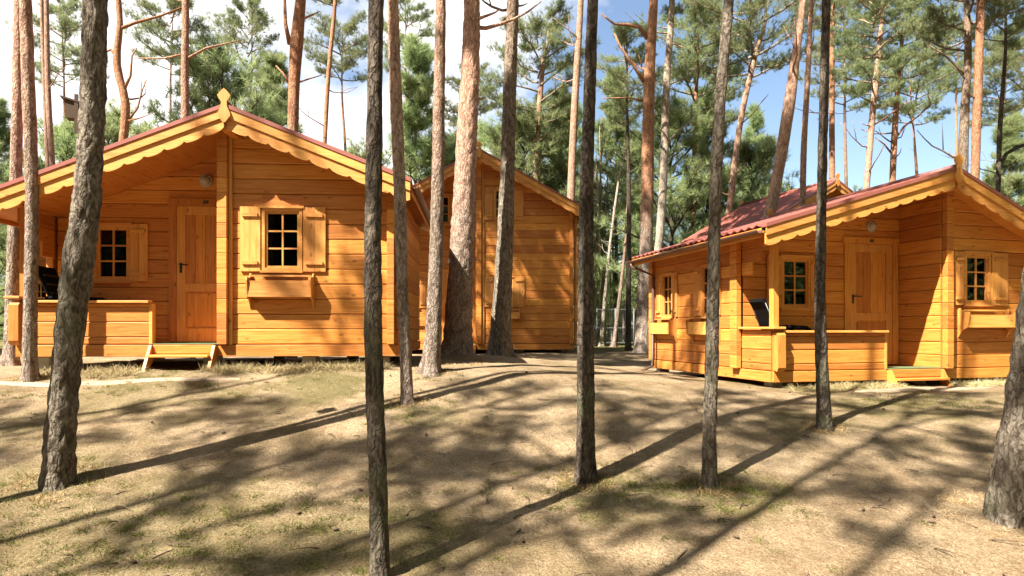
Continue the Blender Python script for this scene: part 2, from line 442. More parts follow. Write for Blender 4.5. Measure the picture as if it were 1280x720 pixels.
# ------------------------------------------------------------------ cabins
BP = 0.209                                   # height of one wall board
def clip(poly, a, b):
    """keep the part of the polygon with w <= a + b*s"""
    o = []
    for i in range(len(poly)):
        p, q = poly[i], poly[(i + 1) % len(poly)]
        fp, fq = a + b * p[0] - p[1], a + b * q[0] - q[1]
        if fp >= 0: o.append(p)
        if fp * fq < 0:
            t = fp / (fp - fq); o.append((p[0] + (q[0] - p[0]) * t, p[1] + (q[1] - p[1]) * t))
    return o
def board_mesh(poly, fn, mat, t=0.03, c=0.011):
    lo, hi = min(p[1] for p in poly), max(p[1] for p in poly)
    mid = (lo + hi) / 2; c = min(c, (hi - lo) * 0.3)
    ins = [(s, w - c if w > mid else w + c) for s, w in poly]
    n = len(poly)
    vs = [fn(s, w, 0) for s, w in poly] + [fn(s, w, t - c) for s, w in poly] + [fn(s, w, t) for s, w in ins]
    fs = [tuple(range(n))[::-1], tuple(range(2 * n, 3 * n))]
    for r in (0, 1): fs += [(r * n + i, r * n + (i + 1) % n, (r + 1) * n + (i + 1) % n, (r + 1) * n + i) for i in range(n)]
    mb = MB().add(vs, fs)
    return mb
def boarded(parent, fn, mat, s0, s1, w0, w1, roof=(), openings=(), pitch=BP, first=None, t=0.03, name='board'):
    """horizontal boards over [s0,s1]x[w0,w1] under roof half-planes, with rectangular openings left free"""
    w = w0; k = 0
    while w < w1 - 0.02:
        h = pitch if (k or first is None) else first
        wt = min(w + h, w1); k += 1
        jit = rng.uniform(-0.003, 0.003)
        xs = sorted({s0, s1, *[min(max(o[0], s0), s1) for o in openings], *[min(max(o[1], s0), s1) for o in openings]})
        segs = []
        for a, b in zip(xs, xs[1:]):
            if b - a < 0.004: continue
            cover = [(o[2], o[3]) for o in openings if o[0] <= a + 1e-6 and o[1] >= b - 1e-6]
            spans = [(w, wt)]
            for lo, hi in cover:
                spans = [p for sp in spans for p in ((sp[0], min(sp[1], lo)), (max(sp[0], hi), sp[1])) if p[1] - p[0] > 0.015]
            for sp in spans: segs.append([a, b, sp[0], sp[1]])
        merged = []
        for sgm in segs:
            for m_ in merged:
                if abs(m_[1] - sgm[0]) < 1e-6 and abs(m_[2] - sgm[2]) < 1e-6 and abs(m_[3] - sgm[3]) < 1e-6: m_[1] = sgm[1]; break
            else: merged.append(sgm)
        for a, b, lo, hi in merged:
            poly = [(a, lo + .0025), (b, lo + .0025), (b, hi - .0025), (a, hi - .0025)]
            for ra, rb in roof:
                poly = clip(poly, ra, rb)
                if len(poly) < 3: break
            if len(poly) < 3: continue
            if max(p[1] for p in poly) - min(p[1] for p in poly) < 0.02: continue
            obj(name, board_mesh(poly, lambda s, ww, d: fn(s, ww, d + jit), mat, t), mat, parent)
        w = wt

def shutter(parent, fn, s0, s1, w0, w1, v='trim_z'):
    mb = MB(); n = 2; g = (s1 - s0) / n
    root = None
    for i in range(n):
        q = MB(); q.prism([(s0 + i * g + .002, w0), (s0 + (i + 1) * g - .002, w0), (s0 + (i + 1) * g - .002, w1), (s0 + i * g + .002, w1)], fn, 0.036, 0.062)
        if root is None: root = obj('shutter', q, M[v], parent)
        else: obj('plank', q, M[v], root)
    h = w1 - w0; e = (s1 - s0) * 0.12
    for wc in (w0 + h * 0.13, w1 - h * 0.13):
        obj('batten', MB().prism([(s0 + e, wc - .022), (s1 - e, wc - .022), (s1 - e, wc + .022), (s0 + e, wc + .022)], fn, 0.060, 0.088), M['trim_x'], root)
    return root
def window(parent, fn, s0, s1, w0, w1, cols=2, rows=3, hood=True, fw=0.07):
    """glass area s0..s1, w0..w1 with casing, sash, glazing bars and panes"""
    def ring(a0, a1, b0, b1, t, d0, d1, mb):
        for p in ([(a0 - t, b0 - t), (a1 + t, b0 - t), (a1 + t, b0), (a0 - t, b0)], [(a0 - t, b1), (a1 + t, b1), (a1 + t, b1 + t), (a0 - t, b1 + t)],
                  [(a0 - t, b0), (a0, b0), (a0, b1), (a0 - t, b1)], [(a1, b0), (a1 + t, b0), (a1 + t, b1), (a1, b1)]):
            mb.prism(p, fn, d0, d1)
        return mb
    o = obj('window', ring(s0 - .03, s1 + .03, w0 - .03, w1 + .03, fw - .03, -0.05, 0.052, MB()), M['trim_x'], parent)
    obj('sash', ring(s0, s1, w0, w1, .03, -0.03, 0.030, MB()), M['trim_z'], o)
    bw = 0.011
    for i in range(1, cols):
        x = s0 + (s1 - s0) * i / cols; obj('glazing_bar', MB().prism([(x - bw, w0), (x + bw, w0), (x + bw, w1), (x - bw, w1)], fn, -0.012, 0.020), M['trim_z'], o)
    for j in range(1, rows):
        y = w0 + (w1 - w0) * j / rows; obj('glazing_bar', MB().prism([(s0, y - bw), (s1, y - bw), (s1, y + bw), (s0, y + bw)], fn, -0.010, 0.018), M['trim_x'], o)
    for i in range(cols):
        for j in range(rows):
            a0, a1 = s0 + (s1 - s0) * i / cols, s0 + (s1 - s0) * (i + 1) / cols
            b0, b1 = w0 + (w1 - w0) * j / rows, w0 + (w1 - w0) * (j + 1) / rows
            tl = rng.uniform(-.004, .004)
            obj('pane', MB().prism([(a0, b0), (a1, b0), (a1, b1), (a0, b1)], lambda s, w, d, c=(a0 + a1) / 2, tl=tl: fn(s, w, d + tl * (s - c)), -0.006, -0.001), M['glass'], o)
    if hood: obj('head_board', MB().prism([(s0 - fw - .03, w1 + fw), (s1 + fw + .03, w1 + fw), (s1 + fw + .03, w1 + fw + .035), (s0 - fw - .03, w1 + fw + .035)], fn, 0.0, 0.075), M['trim_x'], o)
    obj('sill', MB().prism([(s0 - fw - .015, w0 - fw - .03), (s1 + fw + .015, w0 - fw - .03), (s1 + fw + .015, w0 - fw), (s0 - fw - .015, w0 - fw)], fn, 0.0, 0.085), M['trim_x'], o)
    return o
def flower_box(parent, fn, s0, s1, w0, w1, p=0.2):
    o = obj('flower_box', MB().prism([(s0, w0), (s1, w0), (s1, w1 - .06), (s0, w1 - .06)], fn, p - .022, p), M['trim_x'], parent)
    for s in (s0 - .02, s1):
        poly = [(0.03, w1 + .03), (0.06, w1 + .05), (p * .55, w1 - .01), (p + .02, w1 - .015), (p + .03, w1 - .05), (p + .0, w0 + .0), (p * .5, w0 - .05), (0.04, w0 - .16), (0.03, w0 - .16)]
        obj('bracket', MB().prism(poly, lambda d, w, s_: fn(s_, w, d), s, s + .02), M['trim_z'], o)
    obj('bottom_board', MB().prism([(s0 + .002, w0), (s1 - .002, w0), (s1 - .002, w0 + .02), (s0 + .002, w0 + .02)], fn, 0.032, p - .024), M['wood_x'], o)
    obj('rail', MB().prism([(s0 + .002, w1 + .0), (s1 - .002, w1 + .0), (s1 - .002, w1 + .025), (s0 + .002, w1 + .025)], fn, p * .55, p * .55 + .025), M['trim_x'], o)
    return o

class Cabin: pass
def cabin(label, group, loc, rz, P):
    """P holds the plan and opening measures in metres; local x right, y back, z up from the bottom of the skirt"""
    root = thing('log_cabin', label, 'cabin', loc, rz, group)
    D, pd, wid = P['depth'], P['porch'], P['width']
    ru, rw, sl_, sr_ = P['ridge_u'], P['ridge_w'], P['pitch_l'], P['pitch_r']
    el, er = P['eave_l'], P['eave_r']; ov = P.get('overhang', 0.44)
    top = lambda u: rw - (sl_ * (ru - u) if u < ru else sr_ * (u - ru))
    under = 0.088
    half = [(rw - under - sl_ * ru, sl_), (rw - under + sr_ * ru, -sr_)]
    F0 = lambda s, w, d: (s, -d, w)
    Fp = lambda s, w, d: (s, pd - d, w)
    FL = lambda s, w, d: (-d, s, w)
    FR = lambda s, w, d: (wid + d, s, w)
    rc0, rc1 = P['corner']
    FC = lambda s, w, d: (rc0 - d, s, w)
    sk = 0.165
    h_l, h_r = top(0) - under, top(wid) - under
    # wall cores (dark inside) --------------------------------------------------
    def wall(mb): return obj('wall', mb, M['dark'], root)
    def gable_poly(s0, s1, w0):
        pts = [(s0, w0), (s1, w0), (s1, top(s1) - under - .005)]
        if s0 < ru < s1: pts.append((ru, rw - under - .005))
        return pts + [(s0, top(s0) - under - .005)]
    def core(s0, s1, w0, F, ops, t0=-.09, t1=-.004):
        """gable wall core cut into strips round its openings"""
        mb = MB(); xs = sorted({s0, s1, *[v for o in ops for v in o[:2] if s0 < v < s1], *([ru] if s0 < ru < s1 else [])})
        for a, b in zip(xs, xs[1:]):
            c = (a + b) / 2; oo = sorted((o[2], o[3]) for o in ops if o[0] < c < o[1]); w = w0
            for lo, hi in oo:
                if lo > w + .01: mb.prism([(a, w), (b, w), (b, lo), (a, lo)], F, t0, t1)
                w = hi
            mb.prism([(a, w), (b, w), (b, top(b) - under - .005), (a, top(a) - under - .005)], F, t0, t1)
        return wall(mb)
    fwin = P['front_windows']; bwin = P['back_windows']; swin = P.get('side_windows', [])
    mrg = 0.07
    op = lambda w: (w[0] - mrg, w[1] + mrg, w[2] - mrg, w[3] + mrg)
    fo = [op(w) for w in fwin]
    bo = [op(w) for w in bwin]; dr = P['door']
    bo.append((dr[0] - .11, dr[1] + .11, sk, dr[3] + .11))
    so = [op(w) for w in swin]
    fw = core(rc1, wid, sk, F0, fo)
    boarded(fw, F0, M['wood_x'], rc1, wid - .10, sk + .004, 9, half, fo)
    bw = core(0.0, rc0, sk, Fp, bo)
    boarded(bw, Fp, M['wood_x'], 0.02, rc0 - .002, sk + .004, 9, half, bo)
    cw = wall(MB().box(rc0 + .004, rc0 + .08, -0.03, pd - .1, sk, top(rc0) - under - .01))
    boarded(cw, FC, M['wood_y'], -0.032, pd - .032, sk + .004, top(rc0) - under, (), ())
    lw = MB(); xs = sorted({pd, D, *[v for o in so for v in o[:2]]})
    for a, b in zip(xs, xs[1:]):
        oo = [o for o in so if o[0] <= (a + b) / 2 <= o[1]]
        if oo: lw.box(.004, .09, a, b, sk, oo[0][2]); lw.box(.004, .09, a, b, oo[0][3], h_l)
        else: lw.box(.004, .09, a, b, sk, h_l)
    lw = wall(lw)
    boarded(lw, FL, M['wood_y'], pd + .13, D, sk + .004, h_l, (), so)
    rw_ = wall(MB().box(wid - .09, wid - .004, 0.1, D, sk, h_r))
    if P.get('right_boards', True): boarded(rw_, FR, M['wood_y'], 0.0, D, sk + .004, h_r, (), ())
    bk = MB(); bk.prism(gable_poly(0, wid, sk), lambda s, w, d: (s, D + d, w), -.08, 0.0); wall(bk)
    obj('floor_deck', MB().box(0.01, wid - .01, 0.0, D, sk - .03, sk), M['wood_x'], root)
    # skirt ----------------------------------------------------------------------
    obj('skirt_board', MB().cbox(-.02, wid + .02, -.045, -.004, 0.0, sk - .004), M['wood_x'], root)
    obj('skirt_board', MB().cbox(-.045, -.004, -.002, D, 0.0, sk - .004), M['wood_y'], root)
    obj('skirt_board', MB().cbox(wid + .004, wid + .045, -.002, D, 0.0, sk - .004), M['wood_y'], root)
    # corner columns of crossed board ends ---------------------------------------
    def notch(u0, u1, v0, v1, w0, w1, mat):
        col_ = None; w = w0; k = 0
        while w < w1 - .03:
            wt = min(w + BP, w1); q = MB().cbox(u0, u1, v0, v1, w + .0015, wt - .0015, .007)
            if col_ is None: col_ = obj('corner_column', q, M[mat], root)
            else: obj('board_end', q, M[mat], col_)
            w = wt
    notch(rc0 - .0, rc0 + .135, -.13, -.0335, sk, top(rc0 + .07) - under - .02, 'wood_x')
    obj('corner_batten', MB().cbox(rc0 + .137, rc1 + .012, -.075, -.0335, sk, top(rc1) - under - .03), M['trim_z'], root)
    notch(wid - .10, wid + .0, -.13, -.001, sk, top(wid) - under - .02, 'wood_x')
    notch(-.13, -.0335, pd - .06, pd + .12, sk, h_l - .005, 'wood_y')
    notch(wid + .0335, wid + .12, -.03, .1, sk, h_r - .005, 'wood_y')
    notch(-.10, -.0335, D - .15, D, sk, h_l - .005, 'wood_y')
    # openings -------------------------------------------------------------------
    for w in fwin:
        window(root, F0, *w[:4]); shutter(root, F0, w[4], w[0] - .085, w[2] - .08, w[3] + .09); shutter(root, F0, w[1] + .085, w[5], w[2] - .08, w[3] + .09)
        if w[6]: flower_box(root, F0, w[6][0], w[6][1], w[6][2], w[6][3])
    for w in bwin:
        window(root, Fp, *w[:4])
        if w[4] is not None: shutter(root, Fp, w[4], w[0] - .065, w[2] - .07, w[3] + .09)
        if w[5] is not None: shutter(root, Fp, w[1] + .065, w[5], w[2] - .07, w[3] + .09)
    for w in swin:
        window(root, FL, *w[:4], hood=False); shutter(root, FL, w[4], w[0] - .075, w[2] - .05, w[3] + .05); shutter(root, FL, w[1] + .075, w[5], w[2] - .05, w[3] + .05)
        flower_box(root, FL, w[6][0], w[6][1], w[6][2], w[6][3], .17)
    # door -------------------------------------------------------------------------
    d0, d1, e0, e1 = dr
    do = obj('door', MB().prism([(d0, e0), (d1, e0), (d1, e1), (d0, e1)], Fp, -.03, .012), M['trim_z'], root)
    st = .13
    def fr(a0, a1, b0, b1): obj('door_panel', MB().prism([(a0, b0), (a1, b0), (a1, b1), (a0, b1)], Fp, .010, .022), M['wood_z'], do)
    mid = e0 + (e1 - e0) * .40
    fm = MB()
    for pl in ([(d0, e0), (d0 + st, e0), (d0 + st, e1), (d0, e1)], [(d1 - st, e0), (d1, e0), (d1, e1), (d1 - st, e1)], [(d0 + st, e0), (d1 - st, e0), (d1 - st, e0 + .2), (d0 + st, e0 + .2)],
               [(d0 + st, e1 - st), (d1 - st, e1 - st), (d1 - st, e1), (d0 + st, e1)], [(d0 + st, mid - .06), (d1 - st, mid - .06), (d1 - st, mid + .06), (d0 + st, mid + .06)]):
        fm.prism(pl, Fp, .012, .036)
    obj('door_stile_frame', fm, M['trim_z'], do)
    npan = 4; pw = (d1 - d0 - 2 * st) / npan
    for i in range(npan): fr(d0 + st + i * pw + .003, d0 + st + (i + 1) * pw - .003, mid + .06, e1 - st)
    fr(d0 + st + .03, d1 - st - .03, e0 + .23, mid - .09)
    hh = mid + .34
    hx = d0 + .065
    q = MB(); q.prism([(hx - .018, hh - .12), (hx + .018, hh - .12), (hx + .018, hh + .03), (hx - .018, hh + .03)], Fp, .036, .042)
    q.tube([Fp(hx, hh, .04), Fp(hx, hh, .085), Fp(hx + .03, hh, .09), Fp(hx + .12, hh - .004, .088)], .011, 8)
    obj('door_handle', q, M['blackmetal'], do)
    cs = MB()
    for pl in ([(d0 - .11, e0), (d0 - .004, e0), (d0 - .004, e1 + .004), (d0 - .11, e1 + .004)], [(d1 + .004, e0), (d1 + .11, e0), (d1 + .11, e1 + .004), (d1 + .004, e1 + .004)], [(d0 - .13, e1 + .006), (d1 + .13, e1 + .006), (d1 + .13, e1 + .115), (d0 - .13, e1 + .115)]):
        cs.prism(pl, Fp, -.03, .05)
    obj('door_casing', cs, M['wood_z'], root)
    # round lamp over the door -------------------------------------------------------
    if P.get('lamp'):
        lu, lw_ = P['lamp']; q = MB(); rings = [(.030, .094), (.05, .094), (.062, .085), (.062, .070)]
        n = 24
        def lathe(prof, d_off=0):
            mb = MB(); vs = [Fp(lu + r * math.cos(2 * math.pi * k / n), lw_ + r * math.sin(2 * math.pi * k / n), d) for d, r in prof for k in range(n)]
            fs = [(i * n + k, i * n + (k + 1) % n, (i + 1) * n + (k + 1) % n, (i + 1) * n + k) for i in range(len(prof) - 1) for k in range(n)]
            fs.append(tuple((len(prof) - 1) * n + k for k in range(n))); return mb.add(vs, fs)
        lo = obj('porch_lamp', lathe([(.03, .1), (.055, .1), (.065, .094), (.065, .078)]), M['grey_wood'] if False else M['lampglass'], root, True)
        obj('lamp_globe', lathe([(.06, .078), (.085, .07), (.105, .052), (.118, .026), (.121, .008)]), M['lampglass'], lo, True)
        q = MB(); q.prism([(lu - .04, e1 + .035), (lu + .04, e1 + .035), (lu + .04, e1 + .085), (lu - .04, e1 + .085)], Fp, .05, .058)
        obj('sensor_plate', q, M['grey_wood'], root)
    # porch post, railings, step ------------------------------------------------------
    rl = P['rail_end']; rh = P.get('rail_h', .742)
    if P.get('post', True):
        obj('porch_post', MB().cbox(0.005, .105, -.005, .095, sk, top(.05) - under - .02), M['wood_z'], root)
    rail = obj('railing', MB().cbox(-.06 if not P.get('post', True) else .11, rl + .025, -.10, .02, rh, rh + .035), M['trim_x'], root)
    boarded(rail, F0, M['wood_x'], .11 if P.get('post', True) else 0.0, rl, sk + .004, rh - .002, (), (), BP, .10)
    rail2 = obj('railing', MB().cbox(-.10, .11, -.16, pd - .065, rh + .055, rh + .09), M['trim_y'], root)
    boarded(rail2, FL, M['wood_y'], .0, pd - .07, sk + .004, rh + .05, (), (), BP, .10)
    obj('railing_bracket', MB().prism([(.0, sk + .03), (.10, sk - .0), (.13, sk + .06), (.13, rh - .03), (.10, rh), (.0, rh)], lambda a, b, d: (d, -.035 - a, b), -.03, .10), M['wood_z'], root)
    obj('rail_end_post', MB().cbox(rl + .0, rl + .05, -.034, .05, sk, rh - .004), M['trim_z'], root)
    # corbelled beam ends over the side opening
    for i, (ln, h) in enumerate(((pd * .92, .20), (pd * .62, .20), (pd * .34, .20))):
        obj('corbel_board', MB().cbox(-.034, .0, pd - .06 - ln, pd - .062, h_l - .02 - .205 * (i + 1), h_l - .02 - .205 * i - .004), M['wood_y'], root)
    obj('purlin', MB().cbox(-.034, .06, -ov + .03, pd - ov * 0 - .063, h_l - .015, h_l + .03), M['wood_y'], root)
    s0, s1 = rl + .03, rc0 - .03
    stp = obj('porch_step', MB().cbox(s0 + .04, s1 - .04, -.25, -.05, -.005, .03), M['wood_x'], root)
    obj('tread_mat', MB().cbox(s0 - .02, rc0 - .004, -.06, .35, sk + .004, sk + .016, .003), M['mat_green'], stp)
    obj('riser', MB().cbox(s0 + .04, s1 - .04, -.075, -.05, .04, sk - .002), M['wood_x'], stp)
    for s in (s0, s1 - .04):
        obj('stringer', MB().prism([(-.05, sk - .005), (-.10, sk - .005), (-.30, -.20), (-.21, -.22), (-.05, -.05)], lambda a, b, d: (d, a, b), s, s + .04), M['wood_z'], stp)
    # foundation blocks ------------------------------------------------------------------
    for u in (0.10, rc0 - .3, rc1 + .9, wid - .32):
        for v in (.0, D - .3):
            obj('foundation_block', MB().cbox(u, u + .2, v + .16, v + .36, -.42, -.004, .012), M['concrete'], root)
    # roof ----------------------------------------------------------------------------------
    v0, v1 = -ov, D + P.get('rear', .25)
    for side in (0, 1):
        ue = el if side == 0 else er
        pit = sl_ if side == 0 else sr_
        ln = abs(ue - ru) * math.sqrt(1 + pit * pit)
        ns = max(8, int(ln / .0875)); nv = int((v1 - v0) / .0458)
        vs = []
        for i in range(ns + 1):
            t = i / ns; u = ru + (ue - ru) * t; st_ = (t * ln / .35) % 1.0
            for j in range(nv + 1):
                v = v0 + (v1 - v0) * j / nv
                vs.append((u, v, rw - pit * abs(u - ru) + .018 * math.cos(2 * math.pi * (v - v0) / .183) + .018 * st_ + .012))
        fs = [(i * (nv + 1) + j, i * (nv + 1) + j + 1, (i + 1) * (nv + 1) + j + 1, (i + 1) * (nv + 1) + j) for i in range(ns) for j in range(nv)]
        rf = obj('roof', MB().add(vs, fs), M['tile'], root, False)
        mdl = rf.modifiers.new('thickness', 'SOLIDIFY'); mdl.thickness = .012; mdl.offset = 0
        sg = -1 if side == 0 else 1
        Rk = lambda a, h, d, sg=sg, pit=pit: (ru + sg * a, v0 - d, rw - pit * a + h)          # a: run from the ridge, h: height from the roof line
        run = abs(ue - ru)
        n = math.sqrt(1 + pit * pit)
        # soffit planks under the overhang and the rest of the roof deck
        obj('soffit', MB().prism([(0.004, -.05), (run - .02, -.05), (run - .02, -.085), (0.004, -.085)], lambda a, h, d, sg=sg, pit=pit: (ru + sg * a, d, rw - pit * a + h), v0 + .03, v1 - .02), M['wood_y'], rf)
        obj('verge_trim', MB().prism([(0, .045), (run + .01, .045), (run + .01, -.008), (0, -.008)], Rk, -.05, .070), M['tile_edge'], rf)
        obj('barge_board', MB().prism([(0, -.010), (run, -.010), (run, -.128), (0, -.128)], Rk, .0335, .056), M['trim_x'], rf)
        # scalloped board
        pts = [(0.02, -.10), (run - .005, -.10)]
        k = max(4, int(run / .255)); wv = (run - .03) / k; sc = []
        for i in range(k):
            a0 = run - .005 - i * wv
            for q in range(7):
                t = q / 7; sc.append((a0 - t * wv, -.262 - .026 * math.sin(math.pi * t) ** 0.7 + (.012 if q == 0 else 0)))
        sc.append((0.02, -.25))
        obj('scalloped_board', MB().prism(pts + sc, Rk, .004, .032), M['trim_x'], rf)
        # eave fascia, gutter
        obj('eave_fascia', MB().cbox(ue - .012, ue + .012, v0 + .06, v1 - .03, rw - pit * run - .14, rw - pit * run - .012), M['wood_y'], rf)
        g = MB(); gx = ue + sg * .055; gz = rw - pit * run - .045
        arc = [(math.cos(t), math.sin(t)) for t in [math.pi + math.pi * i / 8 for i in range(9)]]
        prof = [(x * .05, z * .05) for x, z in arc] + [(x * .043, z * .043) for x, z in arc[::-1]]
        g.prism(prof, lambda a, b, d: (gx + a, d, gz + b), v0 + .02, v1 - .02)
        gt = obj('gutter', g, M['brown_metal'], rf)
        if side == 0:
            ux = -.14
            obj('downpipe', MB().tube([(gx, v1 - .12, gz - .04), (gx, v1 - .12, gz - .11), (ux, v1 - .34, gz - .30), (ux, v1 - .34, .05), (ux - .25, v1 - .34, -.05)], .032, 10), M['brown_metal'], gt, True)
    obj('ridge_cap', MB().tube([(ru, v0 - .02, rw + .03), (ru, v1, rw + .03)], .06, 10), M['tile'], root, True)
    fin = [(-.035, 0.06), (-.065, .10), (-.085, .145), (-.04, .20), (0, .235), (.04, .20), (.085, .145), (.065, .10), (.035, 0.06), (.04, 0), (.075, -.08), (.085, -.12), (.02, -.205), (0, -.215), (-.02, -.205), (-.085, -.12), (-.075, -.08), (-.04, 0)]
    obj('finial', MB().prism(fin, lambda a, b, d: (ru + a, v0 - d, rw + .0 + b), .058, .088), M['trim_z'], root)
    obj('finial', MB().prism(fin, lambda a, b, d: (ru + a, v1 + d, rw + .0 + b), .0, .03), M['trim_z'], root)
    obj('ridge_beam', MB().cbox(ru - .06, ru + .06, v0 + .0, -.04, rw - .30, rw - .10), M['wood_y'], root)
    return root

LOW1 = dict(depth=3.4, porch=.8, width=5.10, ridge_u=2.94, ridge_w=3.30, pitch_l=.39, pitch_r=.39, eave_l=-.40, eave_r=5.36,
            corner=(2.69, 2.86), rail_end=1.74, rail_h=.735, lamp=(2.18, 2.61),
            front_windows=[(3.34, 3.75, 1.26, 1.985, 2.975, 4.145, (3.13, 3.965, .82, 1.10))],
            back_windows=[(.625, 1.01, 1.165, 1.86, .30, 1.335)], door=(1.745, 2.575, .19, 2.225), right_boards=True)
LOW3 = dict(rear=.06, depth=3.9, porch=.8, width=5.25, ridge_u=2.86, ridge_w=3.215, pitch_l=.297, pitch_r=.45, eave_l=-.46, eave_r=5.5,
            corner=(3.07, 3.22), rail_end=1.97, rail_h=.735, lamp=(2.47, 2.53),
            front_windows=[(3.58, 3.97, 1.26, 1.945, 3.29, 4.39, (3.41, 4.37, .82, 1.08))],
            back_windows=[(.78, 1.19, 1.20, 1.895, .44, 1.45)], door=(2.04, 2.90, .19, 2.225),
            side_windows=[(3.06, 3.37, 1.08, 1.83, 2.79, 3.64, (2.86, 3.70, .70, .98)), (1.56, 1.88, 1.08, 1.86, 1.32, 2.12, (1.36, 2.2, .70, .98))])
TALL = dict(depth=3.9, porch=.9, width=4.94, ridge_u=2.36, ridge_w=5.42, pitch_l=.56, pitch_r=.56, eave_l=-.42, eave_r=5.14, overhang=.44,
            corner=(2.27, 2.47), rail_end=1.25, rail_h=.66, lamp=(1.46, 2.56), right_boards=False,
            front_windows=[(2.81, 3.22, 1.27, 1.93, 2.49, 3.60, (2.70, 3.45, .86, 1.10)), (2.81, 3.22, 3.68, 4.40, 2.49, 3.57, None)],
            back_windows=[(.06, .48, 1.26, 1.96, None, .80), (.98, 1.38, 3.70, 4.41, .72, 1.66)], door=(1.30, 2.12, .19, 2.20))

c1 = cabin('orange log cabin on the left with its porch behind the thick grey trunk', None, (-6.737, 8.75, 1.228), R(3), LOW1)
c3 = cabin('orange log cabin on the right with two shuttered windows in its visible side wall', None, (3.871, 9.5, .816), R(14), LOW3)
c2 = cabin('tall two-storey orange log cabin in the middle, behind the row of three lit trunks', None, (-3.248, 17.8, 1.044), 0, TALL)
def tall_copy(label, loc, rz):
    c = copy_tree(c2); c.location = loc; c.rotation_euler = (0, 0, rz); c['label'] = label
    return c
def origin_for(px, Y, rz, z):
    """origin so that the ridge front end of a tall cabin stands at photo column px, depth Y"""
    X = (px - 640) / FOC * Y; u, v = 2.36, -.44
    return (X - u * math.cos(rz) + v * math.sin(rz), Y - u * math.sin(rz) - v * math.cos(rz), z)
tall_copy('log cabin roof of red tiles showing above and behind the right cabin', origin_for(1045, 20.8, R(19), 1.03), R(19))
tall_copy('cabin far left, glimpsed through the porch of the left cabin', origin_for(106, 18.4, R(3), 1.03), R(3))
tall_copy('cabin of which only a corner of red roof shows at the far right edge', origin_for(1392, 24.0, R(10), .3), R(10))

# ------------------------------------------------------------------ black porch chairs
def chair(label, loc, rz):
    t = thing('porch_chair', label, 'chair', loc, rz, 'black chairs on the porches'); t.scale = (.9, .9, .9)
    pr = [(-.03, .40)] + [(-.05 - .30 * q ** 1.25, .42 + .80 * q) for q in (0, .2, .4, .6, .8, .95, 1)]
    bk = pr + [(-.40, 1.21), (-.41, 1.16)] + [(x - .055, z - .01) for x, z in pr[-3::-1]]
    obj('backrest', MB().prism(bk, lambda a, b, d: (a, d, b), -.23, .23), M['black'], t)
    for i in range(5): obj('back_slat', MB().cbox(-.075 - .052 * i, -.045 - .052 * i, -.235, .235, .50 + i * .14, .53 + i * .14, .006), M['blackmetal'], t)
    obj('seat', MB().cbox(-.06, .44, -.24, .24, .39, .43, .012), M['black'], t)
    for s in (-1, 1):
        obj('arm', MB().tube([(-.22, s * .26, .72), (.05, s * .27, .73), (.36, s * .27, .715), (.44, s * .27, .68)], [.026, .034, .036, .024], 8), M['black'], t, True)
        obj('back_frame', MB().tube([(-.04, s * .25, .40), (-.36, s * .25, 1.14)], .014, 8), M['blackmetal'], t, True)
        obj('leg', MB().tube([(.40, s * .25, 0), (.30, s * .26, .40), (.34, s * .27, .64)], .014, 8), M['blackmetal'], t, True)
        obj('leg', MB().tube([(-.34, s * .25, 0), (.10, s * .26, .40)], .014, 8), M['blackmetal'], t, True)
    return t
def on_cabin(c, u, v, w): return Matrix.LocRotScale(c.location, c.rotation_euler, None) @ Vector((u, v, w))
p = on_cabin(c3, .40, .42, .168); chair('black reclining chair on the porch of the right cabin', p, R(14 - 8))
p = on_cabin(c1, .42, .42, .168); chair('black reclining chair on the porch of the left cabin, half hidden by trunk', p, R(3 + 5))

